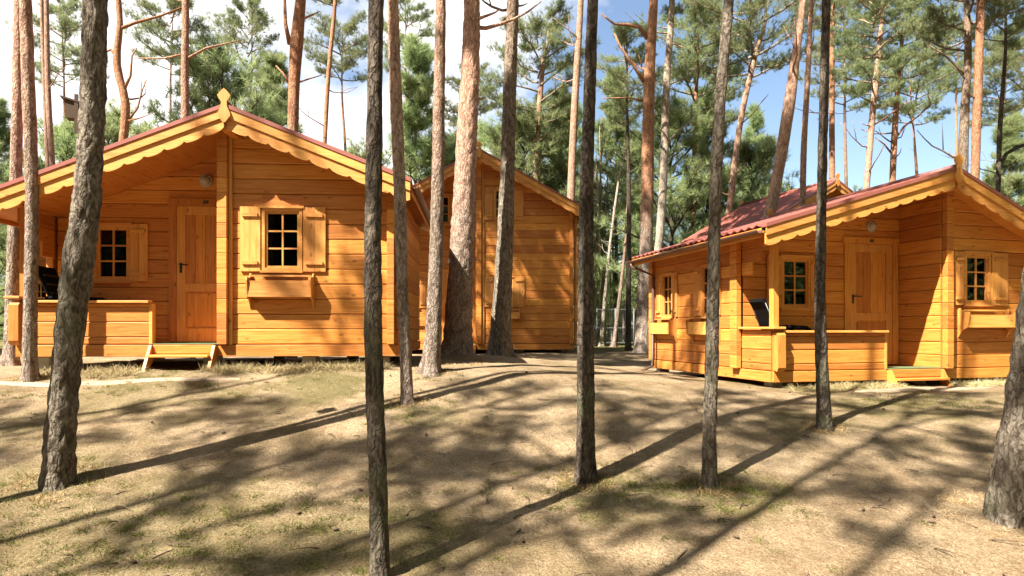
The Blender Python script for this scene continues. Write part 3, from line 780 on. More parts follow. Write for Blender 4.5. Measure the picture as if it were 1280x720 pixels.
# ------------------------------------------------------------------ foliage prototypes
G = np.random.default_rng(11)
def unit(v): return v / np.maximum(np.linalg.norm(v, axis=-1, keepdims=True), 1e-9)
def tufts(pos, axis, n, L, wd, spread=0.9):
    """n needles at every tuft: thin triangles spraying round the shoot direction"""
    k = len(pos)
    d = unit(axis[:, None, :] * 0.75 + G.normal(size=(k, n, 3)) * spread * 0.62)
    ln = L * G.uniform(.65, 1.2, (k, n, 1))
    side = unit(np.cross(d, G.normal(size=(k, n, 3)))) * (wd / 2)
    b = pos[:, None, :] + axis[:, None, :] * G.uniform(-.06, .06, (k, n, 1)) + G.normal(size=(k, n, 3)) * .012
    tip = b + d * ln
    return np.stack([b - side, b + side, tip], axis=2).reshape(-1, 3, 3)
def crown(seed, H, Rr, nl, sub, tf, nd=12, L=.17, wd=.020, up=(5, 38), shape='flat', bare=.32):
    """branches and needles of a pine crown standing on z=0 with height H"""
    r = random.Random(seed); br = MB(); P_, A_ = [], []
    for i in range(nl):
        h = (i + r.random()) / nl; z = h * H * .94
        if shape == 'flat': ln = Rr * (0.55 + .45 * math.sin(math.pi * min(1, .22 + h * .86))) * r.uniform(.65, 1.12)
        elif shape == 'cone': ln = Rr * (1.05 - h) ** .8 * r.uniform(.75, 1.1)
        else: ln = Rr * math.sqrt(max(.06, 1 - (2 * h - .9) ** 2 * .8)) * r.uniform(.7, 1.1)
        az = i * 2.399 + r.uniform(-.5, .5); e = math.radians(r.uniform(*up)) * (0.35 + h)
        d = Vector((math.cos(az) * math.cos(e), math.sin(az) * math.cos(e), math.sin(e)))
        pts = []; p = Vector((0, 0, z)); nseg = 6
        for k in range(nseg + 1):
            pts.append(p.copy()); d = (d + Vector((r.uniform(-.2, .2), r.uniform(-.2, .2), r.uniform(-.10, .17)))).normalized(); p = p + d * ln / nseg
        r0 = .012 + .016 * ln
        br.tube(pts, [r0 * (1 - .82 * k / nseg) for k in range(nseg + 1)], 5, False)
        for q in range(sub):
            t = bare + (1 - bare) * (q + r.random()) / sub; k = min(int(t * nseg), nseg - 1); bp = pts[k].lerp(pts[k + 1], t * nseg - k)
            md = (pts[k + 1] - pts[k]).normalized(); sd = md.cross(Vector((0, 0, 1))).normalized() * (1 if q % 2 else -1)
            dd = (md * r.uniform(.4, 1.0) + sd * r.uniform(.3, 1.0) + Vector((0, 0, r.uniform(-.1, .55)))).normalized()
            sl2 = ln * r.uniform(.16, .34) * (1.15 - .5 * t) + .12
            e1 = bp + dd * sl2 * .55; e2 = e1 + (dd + Vector((r.uniform(-.3, .3), r.uniform(-.3, .3), r.uniform(0, .5)))).normalized() * sl2 * .45
            br.tube([bp, e1, e2], [.010 + .004 * ln, .007, .004], 4, False)
            for m_ in range(tf):
                tt = r.random() ** .7; c = (bp.lerp(e1, tt / .55) if tt < .55 else e1.lerp(e2, (tt - .55) / .45))
                g = sl2 * .30
                c = c + Vector((r.gauss(0, g), r.gauss(0, g), r.gauss(0, g * .45) + .04))
                P_.append(tuple(c)); a = (dd * .7 + Vector((r.uniform(-.7, .7), r.uniform(-.7, .7), r.uniform(.1, .9)))).normalized(); A_.append(tuple(a))
    tri = tufts(np.array(P_), np.array(A_), nd, L, wd)
    return br, tri
CR = []
for s, (H, Rr, nl, sub, tf, shp) in enumerate([(5.2, 2.4, 26, 9, 11, 'flat'), (4.2, 2.1, 22, 9, 11, 'flat'), (6.4, 2.2, 30, 8, 10, 'round'), (3.6, 2.6, 20, 10, 12, 'flat'), (5.5, 1.8, 26, 8, 10, 'round')]):
    br, tri = crown(100 + s, H, Rr, nl, sub, tf, 17, .19, .0145, shape=shp)
    CR.append((np_mesh('pine_crown', tri, M['needle']), mesh('pine_branchwork', br, M['bark_red'], True), H))
CS = []                                      # open, gappy crowns
for s, (H, Rr, nl, sub, tf) in enumerate([(5.0, 2.5, 13, 6, 12), (4.4, 2.3, 11, 7, 12), (5.6, 2.2, 14, 6, 11)]):
    br, tri = crown(150 + s, H, Rr, nl, sub, tf, 13, .17, .021, bare=.45)
    CS.append((np_mesh('open_pine_crown', tri, M['needle']), mesh('open_pine_branchwork', br, M['bark_red'], True), H))
YC = []
for s, (H, Rr, nl, sub, tf, shp) in enumerate([(6.5, 1.5, 56, 6, 7, 'cone'), (5.2, 1.6, 46, 6, 7, 'round'), (7.6, 1.7, 62, 6, 7, 'cone'), (6.0, 1.9, 50, 6, 7, 'round')]):
    br, tri = crown(200 + s, H, Rr, nl, sub, tf, 18, .23, .0145, (15, 50), shp, .2)
    YC.append((np_mesh('young_pine_crown', tri, M['needle_young']), mesh('young_pine_branchwork', br, M['bark_dark_shaded'], True), H, tri))

# ------------------------------------------------------------------ trees
def interp(path, z):
    for (a, ra), (b, rb) in zip(path, path[1:]):
        if z <= b.z or b is path[-1][0]:
            t = (z - a.z) / max(1e-6, b.z - a.z); return a.lerp(b, t), ra + (rb - ra) * t
def smooth_path(ctrl, n):
    """Catmull-Rom through (point, radius) controls"""
    o = []; m = len(ctrl)
    for i in range(m - 1):
        p0, p1, p2, p3 = (ctrl[max(i - 1, 0)], ctrl[i], ctrl[i + 1], ctrl[min(i + 2, m - 1)])
        L_ = (p2[0] - p1[0]).length; k = max(2, int(L_ / n))
        if (p1[0] - p0[0]).length > L_: p0 = (p1[0] - (p1[0] - p0[0]).normalized() * L_, p0[1])
        if (p3[0] - p2[0]).length > L_: p3 = (p2[0] + (p3[0] - p2[0]).normalized() * L_, p3[1])
        for j in range(k):
            t = j / k
            f = lambda a, b, c, d: 0.5 * ((2 * b) + (c - a) * t + (2 * a - 5 * b + 4 * c - d) * t * t + (3 * b - a - 3 * c + d) * t ** 3)
            o.append((f(p0[0], p1[0], p2[0], p3[0]), p1[1] + (p2[1] - p1[1]) * t))
    o.append(ctrl[-1]); return o
def trunk_mesh(ctrl, base, bark, sides, step, amp, seed, flare=.35):
    path = smooth_path([(c - base, r) for c, r in ctrl], step); mb = MB(); n = sides
    H = path[-1][0].z
    for p, r in path:
        h = p.z; fl = 1 + flare * 1.5 * math.exp(-max(0, h) / .13)
        for k in range(n):
            t = 2 * math.pi * k / n; c, s = math.cos(t), math.sin(t)
            q = Vector((c * r * 9 + seed, s * r * 9, (h) * 3.2))
            w = noise.noise(q * .55) * .06
            if amp > 0:
                q2 = Vector((c * r * 17 + seed, s * r * 17 + noise.noise(Vector((c, s, h * 3))) * .9, h * 5.0))
                dd = noise.voronoi(q2)[0]; crack = min(1.0, (dd[1] - dd[0]) * 2.6)
                w += 1.35 * amp * (crack - .6) + amp * .7 * noise.noise(Vector((c * r * 60, s * r * 60, h * 16 + seed)))
            lobes = 1 + (fl - 1) * (1 + .55 * math.sin(3 * t + seed) + .35 * math.sin(5 * t + seed * 2))
            rr = r * (1 + w) * lobes
            mb.v.append((p.x + c * rr, p.y + s * rr, h))
    for i in range(len(path) - 1):
        for k in range(n):
            mb.f.append((i * n + k, i * n + (k + 1) % n, (i + 1) * n + (k + 1) % n, (i + 1) * n + k))
    return mesh('trunk', mb, M[bark], True), path
TREES = 0
def pine(label, pts, Y, height, bark, sides=20, step=.14, amp=.0, crown_id=None, crown_s=1.0, limbs=0, seed=1, group=None, flare=.35, crown_rot=None, low=None, limb_z=None, sub=None):
    """pts: (px, py, width px) from the foot up, all at depth Y; the stem goes on straight above the last one"""
    global TREES
    r = random.Random(seed)
    base = at(pts[0][0], pts[0][1], Y); ctrl = []
    gz = terrain(base.x, base.y)
    if pts[0][1] < 430 or abs(base.z - gz) > .25:                # foot hidden behind something: run the stem down to the ground
        b2 = at(pts[1][0], pts[1][1], Y); t = (gz - base.z) / (b2.z - base.z); f = base.lerp(b2, t); f.z = gz
        ctrl.append((f - Vector((0, 0, .06)), pts[0][2] * 1.15 / 2 / FOC * Y)); base = f
    else: base.z = gz - .05
    for px, py, w in pts: ctrl.append((at(px, py, Y), .9 * w / 2 / FOC * Y))
    if ctrl[0][0].z > ctrl[1][0].z - .1 and len(ctrl) > 2: ctrl.pop(1)
    ctrl[0][0].z = min(ctrl[0][0].z, gz - .05)
    a, b = ctrl[-2], ctrl[-1]; d = (b[0] - a[0]).normalized(); zt = base.z + height
    ztop = zt - b[0].z
    if ztop > .5:
        e1 = b[0] + (d * .6 + Vector((0, 0, .4))) * ztop * .5; e1.x += r.uniform(-.15, .15); e2 = e1 + Vector((d.x * .3, r.uniform(-.1, .1), 1)) * ztop * .5
        ctrl += [(e1, b[1] * .62), (e2, max(.02, b[1] * .15))]
    me, path = trunk_mesh(ctrl, base, bark, sides, step, amp, seed * 3.7, flare)
    t = thing('pine_tree', label, 'tree', base, 0, group)
    tr = link('trunk', me, t)
    def pt(z): return interp(path, z)
    for i in range(limbs):                                        # dead limbs and stubs
        z = r.uniform(*(limb_z or (height * .3, height * .72))); p, rad = pt(z); az = r.uniform(0, 6.28); ln = r.uniform(.3, 1.5) * min(1.2, height / 12)
        q = [p]; dd = Vector((math.cos(az), math.sin(az), r.uniform(-.1, .45)))
        for k in range(5):
            q.append(q[-1] + dd.normalized() * ln / 5); dd += Vector((r.uniform(-.35, .35), r.uniform(-.35, .35), r.uniform(-.1, .4)))
        lm = MB().tube(q, [rad * .28 * (1 - .15 * k) for k in range(6)], 6)
        if ln > .8:
            s = q[2]; e = s + (dd.normalized() + Vector((r.uniform(-1, 1), r.uniform(-1, 1), .3))).normalized() * ln * .5
            lm.tube([s, s.lerp(e, .5) + Vector((0, 0, .04)), e], [rad * .13, rad * .09, rad * .03], 5)
        obj('limb', lm, M[bark], t, True, False)
    if crown_id is not None:
        me_n, me_b, H = CR[crown_id]
        zc = low if low is not None else height - H * crown_s * .93
        p, _ = pt(max(.1, zc))
        c = link('crown', me_n, t); c.location = (p.x, p.y, zc); c.scale = (crown_s,) * 3; c.rotation_euler = (0, 0, crown_rot if crown_rot is not None else r.uniform(0, 6.28))
        w = link('branchwork', me_b, c)
    return t, pt
def limb(t, pts, w0, w1, Y, bark, base):
    """a limb drawn through photo points at depth Y"""
    P = [at(a, b, Y) - base for a, b in pts]; n = len(P)
    obj('limb', MB().tube(P, [(w0 + (w1 - w0) * i / (n - 1)) / 2 / FOC * Y for i in range(n)], 7), M[bark], t, True, False)

def foot(px, py): return spot(px, py).y
# --- foreground pines -------------------------------------------------------------
Yt1 = foot(70, 608)
t1, f1 = pine('thick grey pine with cracked bark, leaning right before the left cabin porch', [(71, 610, 42), (78, 520, 36), (86, 430, 35), (98, 330, 38), (110, 230, 33), (116, 110, 31), (119, 0, 30)], Yt1, 22, 'bark_grey', 40, .035, .10, 0, 1.0, 4, 3, flare=.12, limb_z=(6.5, 11))
pine('slim reddish pine just left of the thick grey trunk', [(37, 475, 18), (38, 400, 17), (40, 250, 16), (36, 120, 16), (32, 0, 15)], foot(37, 474), 16, 'bark_red', 24, .07, .06, 1, 1.0, 3, 5, limb_z=(6, 9))
pine('grey-footed pine at the left edge beside the porch corner', [(14, 446, 19), (15, 380, 16), (18, 280, 15), (22, 130, 14), (24, 0, 13)], 9.6, 15, 'bark_red', 24, .08, .05, 4, 1.0, 2, 6, limb_z=(6, 9))
pine('dark slender pine rising in front of the left cabin right corner, foot below the frame', [(475, 735, 27), (473, 620, 25), (468, 480, 25), (466, 340, 24), (468, 170, 22), (470, 0, 21)], 3.95, 23, 'bark_dark_shaded', 36, .03, .07, 2, 1.0, 3, 8, flare=.1, limb_z=(5, 9))
pine('slim pinkish pine right of the dark trunk at the left cabin corner', [(509, 506, 17), (507, 450, 16), (503, 360, 16), (499, 220, 17), (494, 100, 17), (491, 0, 15)], foot(509, 505), 17, 'bark_red', 24, .05, .06, 0, .9, 3, 9, flare=.3, limb_z=(5, 9))
pine('pink-barked pine with spreading foot before the tall cabin, left of three', [(537, 467, 26), (541, 420, 23), (545, 320, 19), (548, 180, 17), (551, 0, 14)], foot(537, 466), 17, 'bark_red', 28, .06, .06, 3, 1.0, 4, 10, limb_z=(5, 9))
pine('thickest pale pine with shaded foot before the tall cabin, middle of three', [(570, 454, 46), (573, 400, 37), (578, 300, 33), (583, 180, 29), (588, 80, 25), (590, 0, 22)], 11.8, 20, 'bark_red', 36, .06, .08, 0, 1.2, 6, 11, flare=.25, limb_z=(4.5, 10))
pine('brown pine with flared pale foot before the tall cabin, right of three', [(624, 446, 34), (626, 410, 28), (630, 330, 24), (634, 220, 20), (638, 90, 18), (641, 0, 16)], 12.8, 18, 'bark_grey', 32, .07, .07, 3, 1.1, 4, 12, limb_z=(5, 10))
Yf6 = foot(732, 598)
pine('dark straight pine in the middle of the yard, right of the tall cabin', [(732, 598, 27), (732, 520, 25), (732, 400, 23), (733, 250, 20), (737, 120, 17), (741, 0, 15)], Yf6, 18, 'bark_dark_shaded', 36, .035, .08, 1, 1.1, 2, 13, flare=.2, limb_z=(6, 9))
pine('slim grey pine before the side wall of the right cabin', [(886, 608, 20), (887, 540, 19), (890, 440, 18), (892, 330, 17), (896, 200, 16), (903, 90, 15), (911, 0, 14)], foot(886, 607), 17, 'bark_grey', 32, .035, .08, 2, .9, 2, 14, flare=.2, limb_z=(6, 9))
pine('thin dark pine before the porch railing of the right cabin', [(1031, 537, 19), (1028, 470, 17), (1025, 380, 15), (1027, 250, 13), (1030, 120, 12), (1033, 0, 11)], foot(1031, 536), 17, 'bark_dark_shaded', 28, .04, .07, 4, 1.0, 2, 15, flare=.25, limb_z=(6, 9))
pine('very thick leaning pine cut by the right edge of the picture', [(1258, 650, 54), (1268, 590, 52), (1283, 500, 50), (1298, 400, 48), (1318, 250, 48), (1335, 120, 44), (1345, 0, 40)], foot(1254, 648), 18, 'bark_grey', 40, .035, .09, 0, 1.1, 0, 16, flare=.12)
# --- pines behind the cabins -----------------------------------------------------------
BACK = [
 ('slender pine of a close pair left of the thick grey trunk, behind the roof', [(60, 215, 6), (56, 110, 6), (52, 0, 5)], 21, 16, 'bark_red', 1, .8, 3),
 ('second slender pine of the close pair left of the thick grey trunk', [(66, 215, 7), (60, 110, 7), (58, 0, 6)], 20, 17, 'bark_red', 4, .9, 2),
 ('crooked forked pine behind the left cabin roof beside the thick grey trunk', [(153, 185, 11), (157, 130, 11), (146, 80, 10), (150, 30, 8), (148, 0, 7)], 17, 13, 'bark_orange', None, 1, 3),
 ('straight lit pine behind the left cabin roof, left of the gable peak', [(232, 170, 11), (231, 90, 10), (232, 0, 9)], 12.8, 15, 'bark_red', 0, 1.15, 4),
 ('stout pine behind the right slope of the left cabin roof', [(366, 165, 15), (368, 100, 15), (371, 50, 18), (376, 0, 14)], 13.0, 15, 'bark_orange', 0, 1.1, 5),
 ('thin red pine behind the left cabin roof, left of the dark trunk', [(406, 175, 6), (410, 100, 6), (419, 0, 5)], 21, 16, 'bark_orange', 2, .8, 5),
 ('small lit pine right of the tall cabin gable', [(669, 235, 8), (673, 150, 8), (680, 70, 6)], 25, 12.5, 'bark_red', 1, 1.0, 5),
 ('pale lit pine behind the right slope of the tall cabin roof', [(713, 260, 11), (718, 140, 10), (726, 0, 8)], 22.5, 16, 'bark_red', 3, .9, 4),
 ('orange-topped pine with grey foot standing in the gap between the cabins', [(803, 446, 25), (805, 380, 20), (808, 300, 18), (810, 170, 17), (812, 90, 15), (817, 0, 12)], 18.5, 15.5, 'bark_orange', 0, .9, 2),
 ('pale grey pine right behind the orange-topped pine in the gap', [(822, 330, 12), (829, 230, 11), (833, 110, 10), (840, 0, 8)], 20, 16, 'bark_pale', 2, .9, 6),
 ('thin pine right of the pale grey pine, behind the right cabin roof', [(867, 260, 7), (869, 150, 6), (872, 60, 5)], 27, 14, 'bark_orange', 0, 1.1, 4),
 ('pine leaning right, behind the grey trunk of the right yard', [(913, 250, 9), (926, 150, 8), (944, 70, 7), (956, 30, 5)], 25, 14, 'bark_red', 3, 1.1, 4),
 ('leaning swollen pine standing before the red roof behind the right cabin', [(957, 290, 17), (972, 220, 15), (985, 140, 16), (996, 60, 11), (1004, 0, 9)], 15.8, 14, 'bark_red', 1, .9, 4),
 ('thin straight pine before the gable of the cabin behind the right one', [(1003, 275, 8), (1005, 180, 8), (1010, 90, 7), (1014, 0, 6)], 16.5, 15, 'bark_red', 4, .8, 4),
 ('red pine close behind the thin dark trunk of the right yard', [(1040, 230, 8), (1040, 120, 7), (1041, 0, 6)], 26, 18, 'bark_orange', 0, 1.0, 3),
 ('left one of two slim pines between the two right gables', [(1082, 250, 8), (1090, 150, 8), (1099, 60, 7), (1104, 10, 5)], 23.5, 13.5, 'bark_red', 2, .8, 5),
 ('right one of two slim pines between the two right gables', [(1115, 245, 8), (1118, 170, 8), (1124, 90, 6), (1128, 50, 4)], 24.5, 13, 'bark_orange', 3, .9, 6),
 ('grey pine directly above the right cabin gable peak', [(1203, 230, 13), (1206, 140, 11), (1210, 60, 9)], 19, 13.5, 'bark_grey', 0, .95, 4),
 ('red pine just right of the right cabin gable peak', [(1218, 240, 11), (1222, 120, 11), (1226, 0, 10)], 17.5, 15, 'bark_orange', 2, .9, 4),
 ('thin dark pine right of the right cabin gable, near the edge', [(1247, 260, 6), (1250, 160, 6), (1257, 60, 4)], 21, 13, 'bark_dark_shaded', 1, .8, 5),
 ('thin brown pine standing in the gap left of the orange-topped pine', [(785, 445, 8), (786, 330, 7), (786, 230, 6)], 20, 10, 'bark_dark_shaded', 4, .6, 4),
 ('pale bare sapling left of the gap between the cabins', [(744, 425, 5), (749, 330, 4), (746, 220, 3)], 27, 8.0, 'bark_pale', None, 1, 6),
 ('leaning pale bare sapling in the gap between the cabins', [(752, 425, 6), (761, 320, 4), (775, 215, 3)], 26, 8.2, 'bark_pale', None, 1, 6),
 ('leaning reddish sapling in front of the wire fence', [(768, 425, 6), (776, 360, 5), (782, 300, 3)], 25, 6.0, 'bark_red', None, 1, 4),
]
BT = {}
r0 = random.Random(5)
for i, (lab, pts, Y, h, bark, cid, cs, nl) in enumerate(BACK):
    BT[i] = pine(lab, pts, Y, h, bark, 14, .3, 0.0, cid, cs, nl, 40 + i, limb_z=(h * .42, h * .8))
for i in range(13):
    Y = r0.uniform(27, 34); px = 734 + i * 5.6 + r0.uniform(-3, 3); ln = r0.uniform(-9, 12)
    pine('thin pale sapling among others in the gap between the cabins', [(px, 426, r0.uniform(2.4, 4.2)), (px + ln * .5, 320, 2.6), (px + ln, 215, 1.8)], Y, r0.uniform(7, 10), r0.choice(['bark_pale', 'bark_pale', 'bark_grey']), 8, .5, 0, None, 1, 3, 500 + i, 'thin saplings in the gap', limb_z=(1.5, 6))
# limbs that show clearly in the photograph
def named_limb(i, pts, w0, w1):
    t, _ = BT[i]; limb(t, pts, w0, w1, BACK[i][2], BACK[i][4], t.location)
named_limb(2, [(148, 75), (139, 62), (128, 66)], 5, 2)
named_limb(2, [(156, 110), (163, 95), (165, 70), (171, 60)], 4, 1.2)
named_limb(2, [(149, 36), (170, 28), (200, 20), (228, 9)], 4.5, 2)
named_limb(2, [(161, 150), (172, 135), (178, 112), (184, 98)], 3, 1)
named_limb(3, [(236, 72), (258, 60), (280, 55), (302, 50)], 3.5, 1.2)
named_limb(3, [(228, 68), (205, 73), (180, 73), (166, 72)], 3, 1)
named_limb(4, [(362, 55), (357, 30), (356, 0)], 6, 3.5)
named_limb(4, [(362, 105), (354, 92), (345, 82)], 4, 1.5)
named_limb(4, [(373, 103), (388, 98), (402, 94)], 2.5, 1)
named_limb(8, [(809, 48), (800, 34), (786, 31), (768, 30), (752, 18)], 6, 2)
named_limb(8, [(805, 102), (792, 82), (775, 58), (768, 42)], 5, 2)
named_limb(8, [(803, 126), (785, 122), (752, 123)], 3, 1)
named_limb(9, [(830, 180), (845, 168), (862, 152), (868, 140)], 3, 1.2)
named_limb(15, [(1089, 158), (1110, 145), (1130, 130), (1141, 126)], 2.6, 1)
named_limb(16, [(1118, 175), (1130, 158), (1148, 145), (1163, 130), (1160, 118)], 3, 1.2)
named_limb(16, [(1117, 195), (1105, 180), (1094, 172)], 2.6, 1)
named_limb(17, [(1206, 95), (1195, 82), (1180, 68), (1158, 55)], 3.5, 1.2)
named_limb(19, [(1250, 208), (1258, 192), (1272, 184), (1290, 178)], 4.5, 5)
# --- trees outside the picture whose shade falls on the yard ------------------------------
for i, (x, y, h, cid, cs) in enumerate([(-10.0, -2.6, 14.5, 0, 1.1), (-7.1, -2.1, 14.5, 1, 1.0), (-5.8, .0, 14.5, 2, .85), (-3.0, .3, 14.5, 1, .9), (-11.8, .0, 14, 2, .75),
                                        (-8.0, .2, 14, 0, .5), (-9.5, 2.45, 14, 0, .42), (-4.5, 4.5, 15, 2, .75), (-3.9, -1.6, 14, 2, .6)]):
    Yy = 6.0
    base = Vector((x, y, terrain(x, y))); t = thing('pine_tree', 'pine outside the picture on the near left whose shade crosses the yard', 'tree', base, 0, 'pines outside the picture')
    me, path = trunk_mesh([(base + Vector((0, 0, -.05)), .06), (base + Vector((.1, .1, h * .5)), .045), (base + Vector((.2, 0, h)), .03)], base, 'bark_grey', 12, .5, 0, i)
    link('trunk', me, t)
    n_, b_, H = CS[cid]; c = link('crown', n_, t); c.location = (.15, .05, h - H * cs * .93); c.scale = (cs,) * 3; c.rotation_euler = (0, 0, i * 1.3); link('branchwork', b_, c)

# --- young pines and the thicket ------------------------------------------------------------
r = random.Random(21)
def young(label, px, Y, s, k, rot, lift=.6):
    X = (px - 640) / FOC * Y; base = Vector((X, Y, terrain(X, Y)))
    n_, b_, H, _ = YC[k]
    t = thing('young_pine', label, 'tree', base, rot, 'young pines behind the cabins'); t.scale = (s * 1.4,) * 3
    link('trunk', YT[k], t); c = link('crown', n_, t); c.location = (0, 0, lift); link('branchwork', b_, c)
YT = []
for k in range(4):
    H = YC[k][2]; YT.append(mesh('young_trunk', MB().tube([(0, 0, -.1), (.03, .02, H * .5), (0, 0, H)], [.085, .05, .012], 8), M['bark_dark_shaded'], True))
YL = [(-8, 25, 1.0, 0, 'young pine at the left edge behind the slim trunks'), (84, 24, 1.02, 1, 'bushy young pine behind the left cabin roof, left of the thick grey trunk'), (140, 25, .98, 3, 'young pine just right of the thick grey trunk behind the left roof'),
      (190, 27, .95, 0, 'low young pine behind the left slope of the left cabin roof'), (268, 24, 1.18, 3, 'broad young pine behind the left cabin gable peak'), (318, 25, 1.1, 1, 'young pine behind the left cabin roof right of its finial'),
      (345, 27, 1.1, 2, 'tall young pine left of the stout pine behind the left cabin'), (425, 26, .82, 0, 'pointed young pine right of the thin red pine behind the left cabin'), (455, 23.5, .78, 3, 'round young pine behind the lower right roof of the left cabin'),
      (520, 25, 1.08, 2, 'young pine between the left cabin and the tall cabin'), (566, 27, 1.05, 1, 'young pine above the left slope of the tall cabin roof'), (655, 25.5, .98, 3, 'young pine directly behind the tall cabin gable'),
      (700, 27, .98, 2, 'young pine behind the right slope of the tall cabin roof'), (770, 29, 1.05, 0, 'tall young pine filling the gap between the cabins'), (838, 26, 1.05, 3, 'young pine behind the left end of the right cabin'),
      (885, 28, 1.0, 2, 'young pine behind the grey slim trunk, above the right cabin eave'), (940, 29, 1.1, 1, 'young pine above the red roof left of the leaning swollen pine'), (1262, 27, 1.0, 0, 'young pine at the right edge beyond the right cabin')]
for px, Y, s, k, lab in YL: young(lab, px, Y, s, k, r.uniform(0, 6.28), 2.2 if 720 < px < 800 else .6)
parts = []
for i in range(46):
    Y = r.uniform(30, 44); px = -80 + i * 31 + r.uniform(-20, 20)
    if px > 1040 and r.random() < .45: continue
    X = (px - 640) / FOC * Y; k = r.randrange(4); s = r.uniform(.95, 1.4) * (.95 if 370 < px < 480 else 1.2 if 200 < px < 980 else .95)
    tri = YC[k][3]
    tri = tri[G.random(len(tri)) < .5]; a = r.uniform(0, 6.28); ca, sa = math.cos(a), math.sin(a)
    q = tri * s; q = np.stack([q[..., 0] * ca - q[..., 1] * sa + X, q[..., 0] * sa + q[..., 1] * ca + Y, q[..., 2] + .9 + 1.1 * s], -1)
    parts.append(q)
o = link('pine_thicket', np_mesh('pine_thicket', np.concatenate(parts), M['needle_young']))
tag(o, 'dense green thicket of distant young pines behind all the cabins', 'thicket', None, 'stuff')
parts = []
for i in range(74):
    Y = r.uniform(37, 47); px = -160 + i * 22 + r.uniform(-15, 15); X = (px - 640) / FOC * Y; k = r.randrange(4); s = r.uniform(.5, .85)
    tri = YC[k][3]; tri = tri[G.random(len(tri)) < .30]; c0 = tri.mean(1, keepdims=True); tri = c0 + (tri - c0) * 2.2
    a = r.uniform(0, 6.28); ca, sa = math.cos(a), math.sin(a); q = tri * np.array([s * 1.6, s * 1.6, s])
    parts.append(np.stack([q[..., 0] * ca - q[..., 1] * sa + X, q[..., 0] * sa + q[..., 1] * ca + Y, q[..., 2] + .8], -1))
o = link('undergrowth', np_mesh('undergrowth', np.concatenate(parts), M['needle_young']))
tag(o, 'low green undergrowth closing the view far behind the cabins', 'undergrowth', None, 'stuff')
# far tall pines whose crowns close the background
FAR = [(95, 38, 'far pine directly behind the thick grey leaning trunk'), (205, 40, 'far pine between the crooked forked pine and the straight lit pine'), (300, 36, 'far pine just right of the left cabin finial'),
       (440, 40, 'far pine just left of the dark slender trunk'), (500, 34, 'far pine behind the slim pinkish pine'), (604, 38, 'far pine above the tall cabin peak'),
       (905, 42, 'far pine close behind the slim grey pine of the right yard'), (1062, 33, 'far pine right of the thin dark pine, above the rear red roof'),
       (1160, 36, 'far pine left of the right cabin peak'), (1185, 42, 'far pine close left of the right cabin finial'), (1240, 34, 'far pine right of the red pine at the right cabin peak'), (1275, 30, 'far pine at the very right edge above the right cabin roof')]
for i, (px, Y, lab) in enumerate(FAR):
    h = r.uniform(14, 19) * (1 if Y < 38 else 1.12); X0 = px; ln = r.uniform(-14, 14)
    zt = HOR - (h - 1) / Y * FOC * .6
    t, _ = pine(lab, [(px, HOR - 5, r.uniform(4.5, 7)), (px + ln * .5, (HOR + zt) / 2, 4.8), (px + ln, zt, 4)], Y, h, r.choice(['bark_red', 'bark_orange', 'bark_grey']), 8, .8, 0, i % 5, r.uniform(.9, 1.25), 3, 300 + i, 'tall pines far back in the wood', limb_z=(h * .4, h * .75))

# unseen wood added behind and beside the camera to cut sky fill
P_, A_ = [], []
for i in range(340):
    a = r.uniform(150, 390); off = abs((a - 223 + 180) % 360 - 180)          # 223 degrees: where the sun stands
    if off < 42: d_, h = r.uniform(26, 40), r.uniform(11, 17)
    else: d_, h = r.uniform(15, 30), r.uniform(17, 23)
    a = math.radians(a); x, y = math.cos(a) * d_, math.sin(a) * d_
    if y > 0 and abs(x) < y * 1.0 + 5: continue
    if y > 3 and x < 0 and abs(x) < y + 9: continue
    hx, hy = travel.x / -travel.z, travel.y / -travel.z
    if any(-10.5 < x + hx * q < 13 and .5 < y + hy * q < 22 for q in np.linspace(0, h + 1, 24)): continue     # would shade the yard
    for j in range(620):
        w = r.random() ** .8; rr = 2.8 * (1.1 - w * .6) * math.sqrt(r.random()); b = r.uniform(0, 6.28)
        P_.append((x + math.cos(b) * rr, y + math.sin(b) * rr, .3 + w * h)); A_.append((math.cos(b) * .7, math.sin(b) * .7, .5))
o = link('sky_block_pines', np_mesh('sky_block_pines', tufts(np.array(P_), np.array(A_), 5, .75, .16), M['needle_young']))
tag(o, 'unseen pine wood added behind and beside the camera to block sky light', 'wood', None, 'stuff')

# ------------------------------------------------------------------ ground cover
path_sheet('path', 'pale sandy path along the front of the left cabin', [(-7.2, 8.12), (-5.6, 8.14), (-4.2, 8.2), (-3.5, 8.24)], .17)
pA = on_cabin(c3, .75, -.75, 0); pB = on_cabin(c3, 2.0, -.62, 0); pC = on_cabin(c3, 3.3, -.62, 0)
path_sheet('path', 'pale sandy path before the step of the right cabin', [(pA.x, pA.y), (pB.x, pB.y), (pC.x, pC.y)], .42)

def blades(pos, n, L, wd, spread, mat, name, label, cat, lean=.9):
    k = len(pos); pos = np.array(pos)
    base = pos[:, None, :] + np.concatenate([G.normal(size=(k, n, 2)) * spread, np.zeros((k, n, 1))], -1)
    d = G.normal(size=(k, n, 3)) * lean; d[..., 2] = np.abs(d[..., 2]) * .5 + .55; d = unit(d)
    ln = L * G.uniform(.4, 1.2, (k, n, 1)); side = unit(np.cross(d, G.normal(size=(k, n, 3)))) * wd / 2
    m1 = base + d * ln * .55; d2 = unit(d + np.array([0, 0, -.55]) + G.normal(size=(k, n, 3)) * .25); tip = m1 + d2 * ln * .5
    t1 = np.stack([base - side, base + side, m1 + side * .8], 2); t2 = np.stack([base - side, m1 + side * .8, m1 - side * .8], 2); t3 = np.stack([m1 - side * .8, m1 + side * .8, tip], 2)
    o = link(name, np_mesh(name, np.concatenate([t1, t2, t3], 2).reshape(-1, 3, 3), mat)); tag(o, label, cat, None, 'stuff')
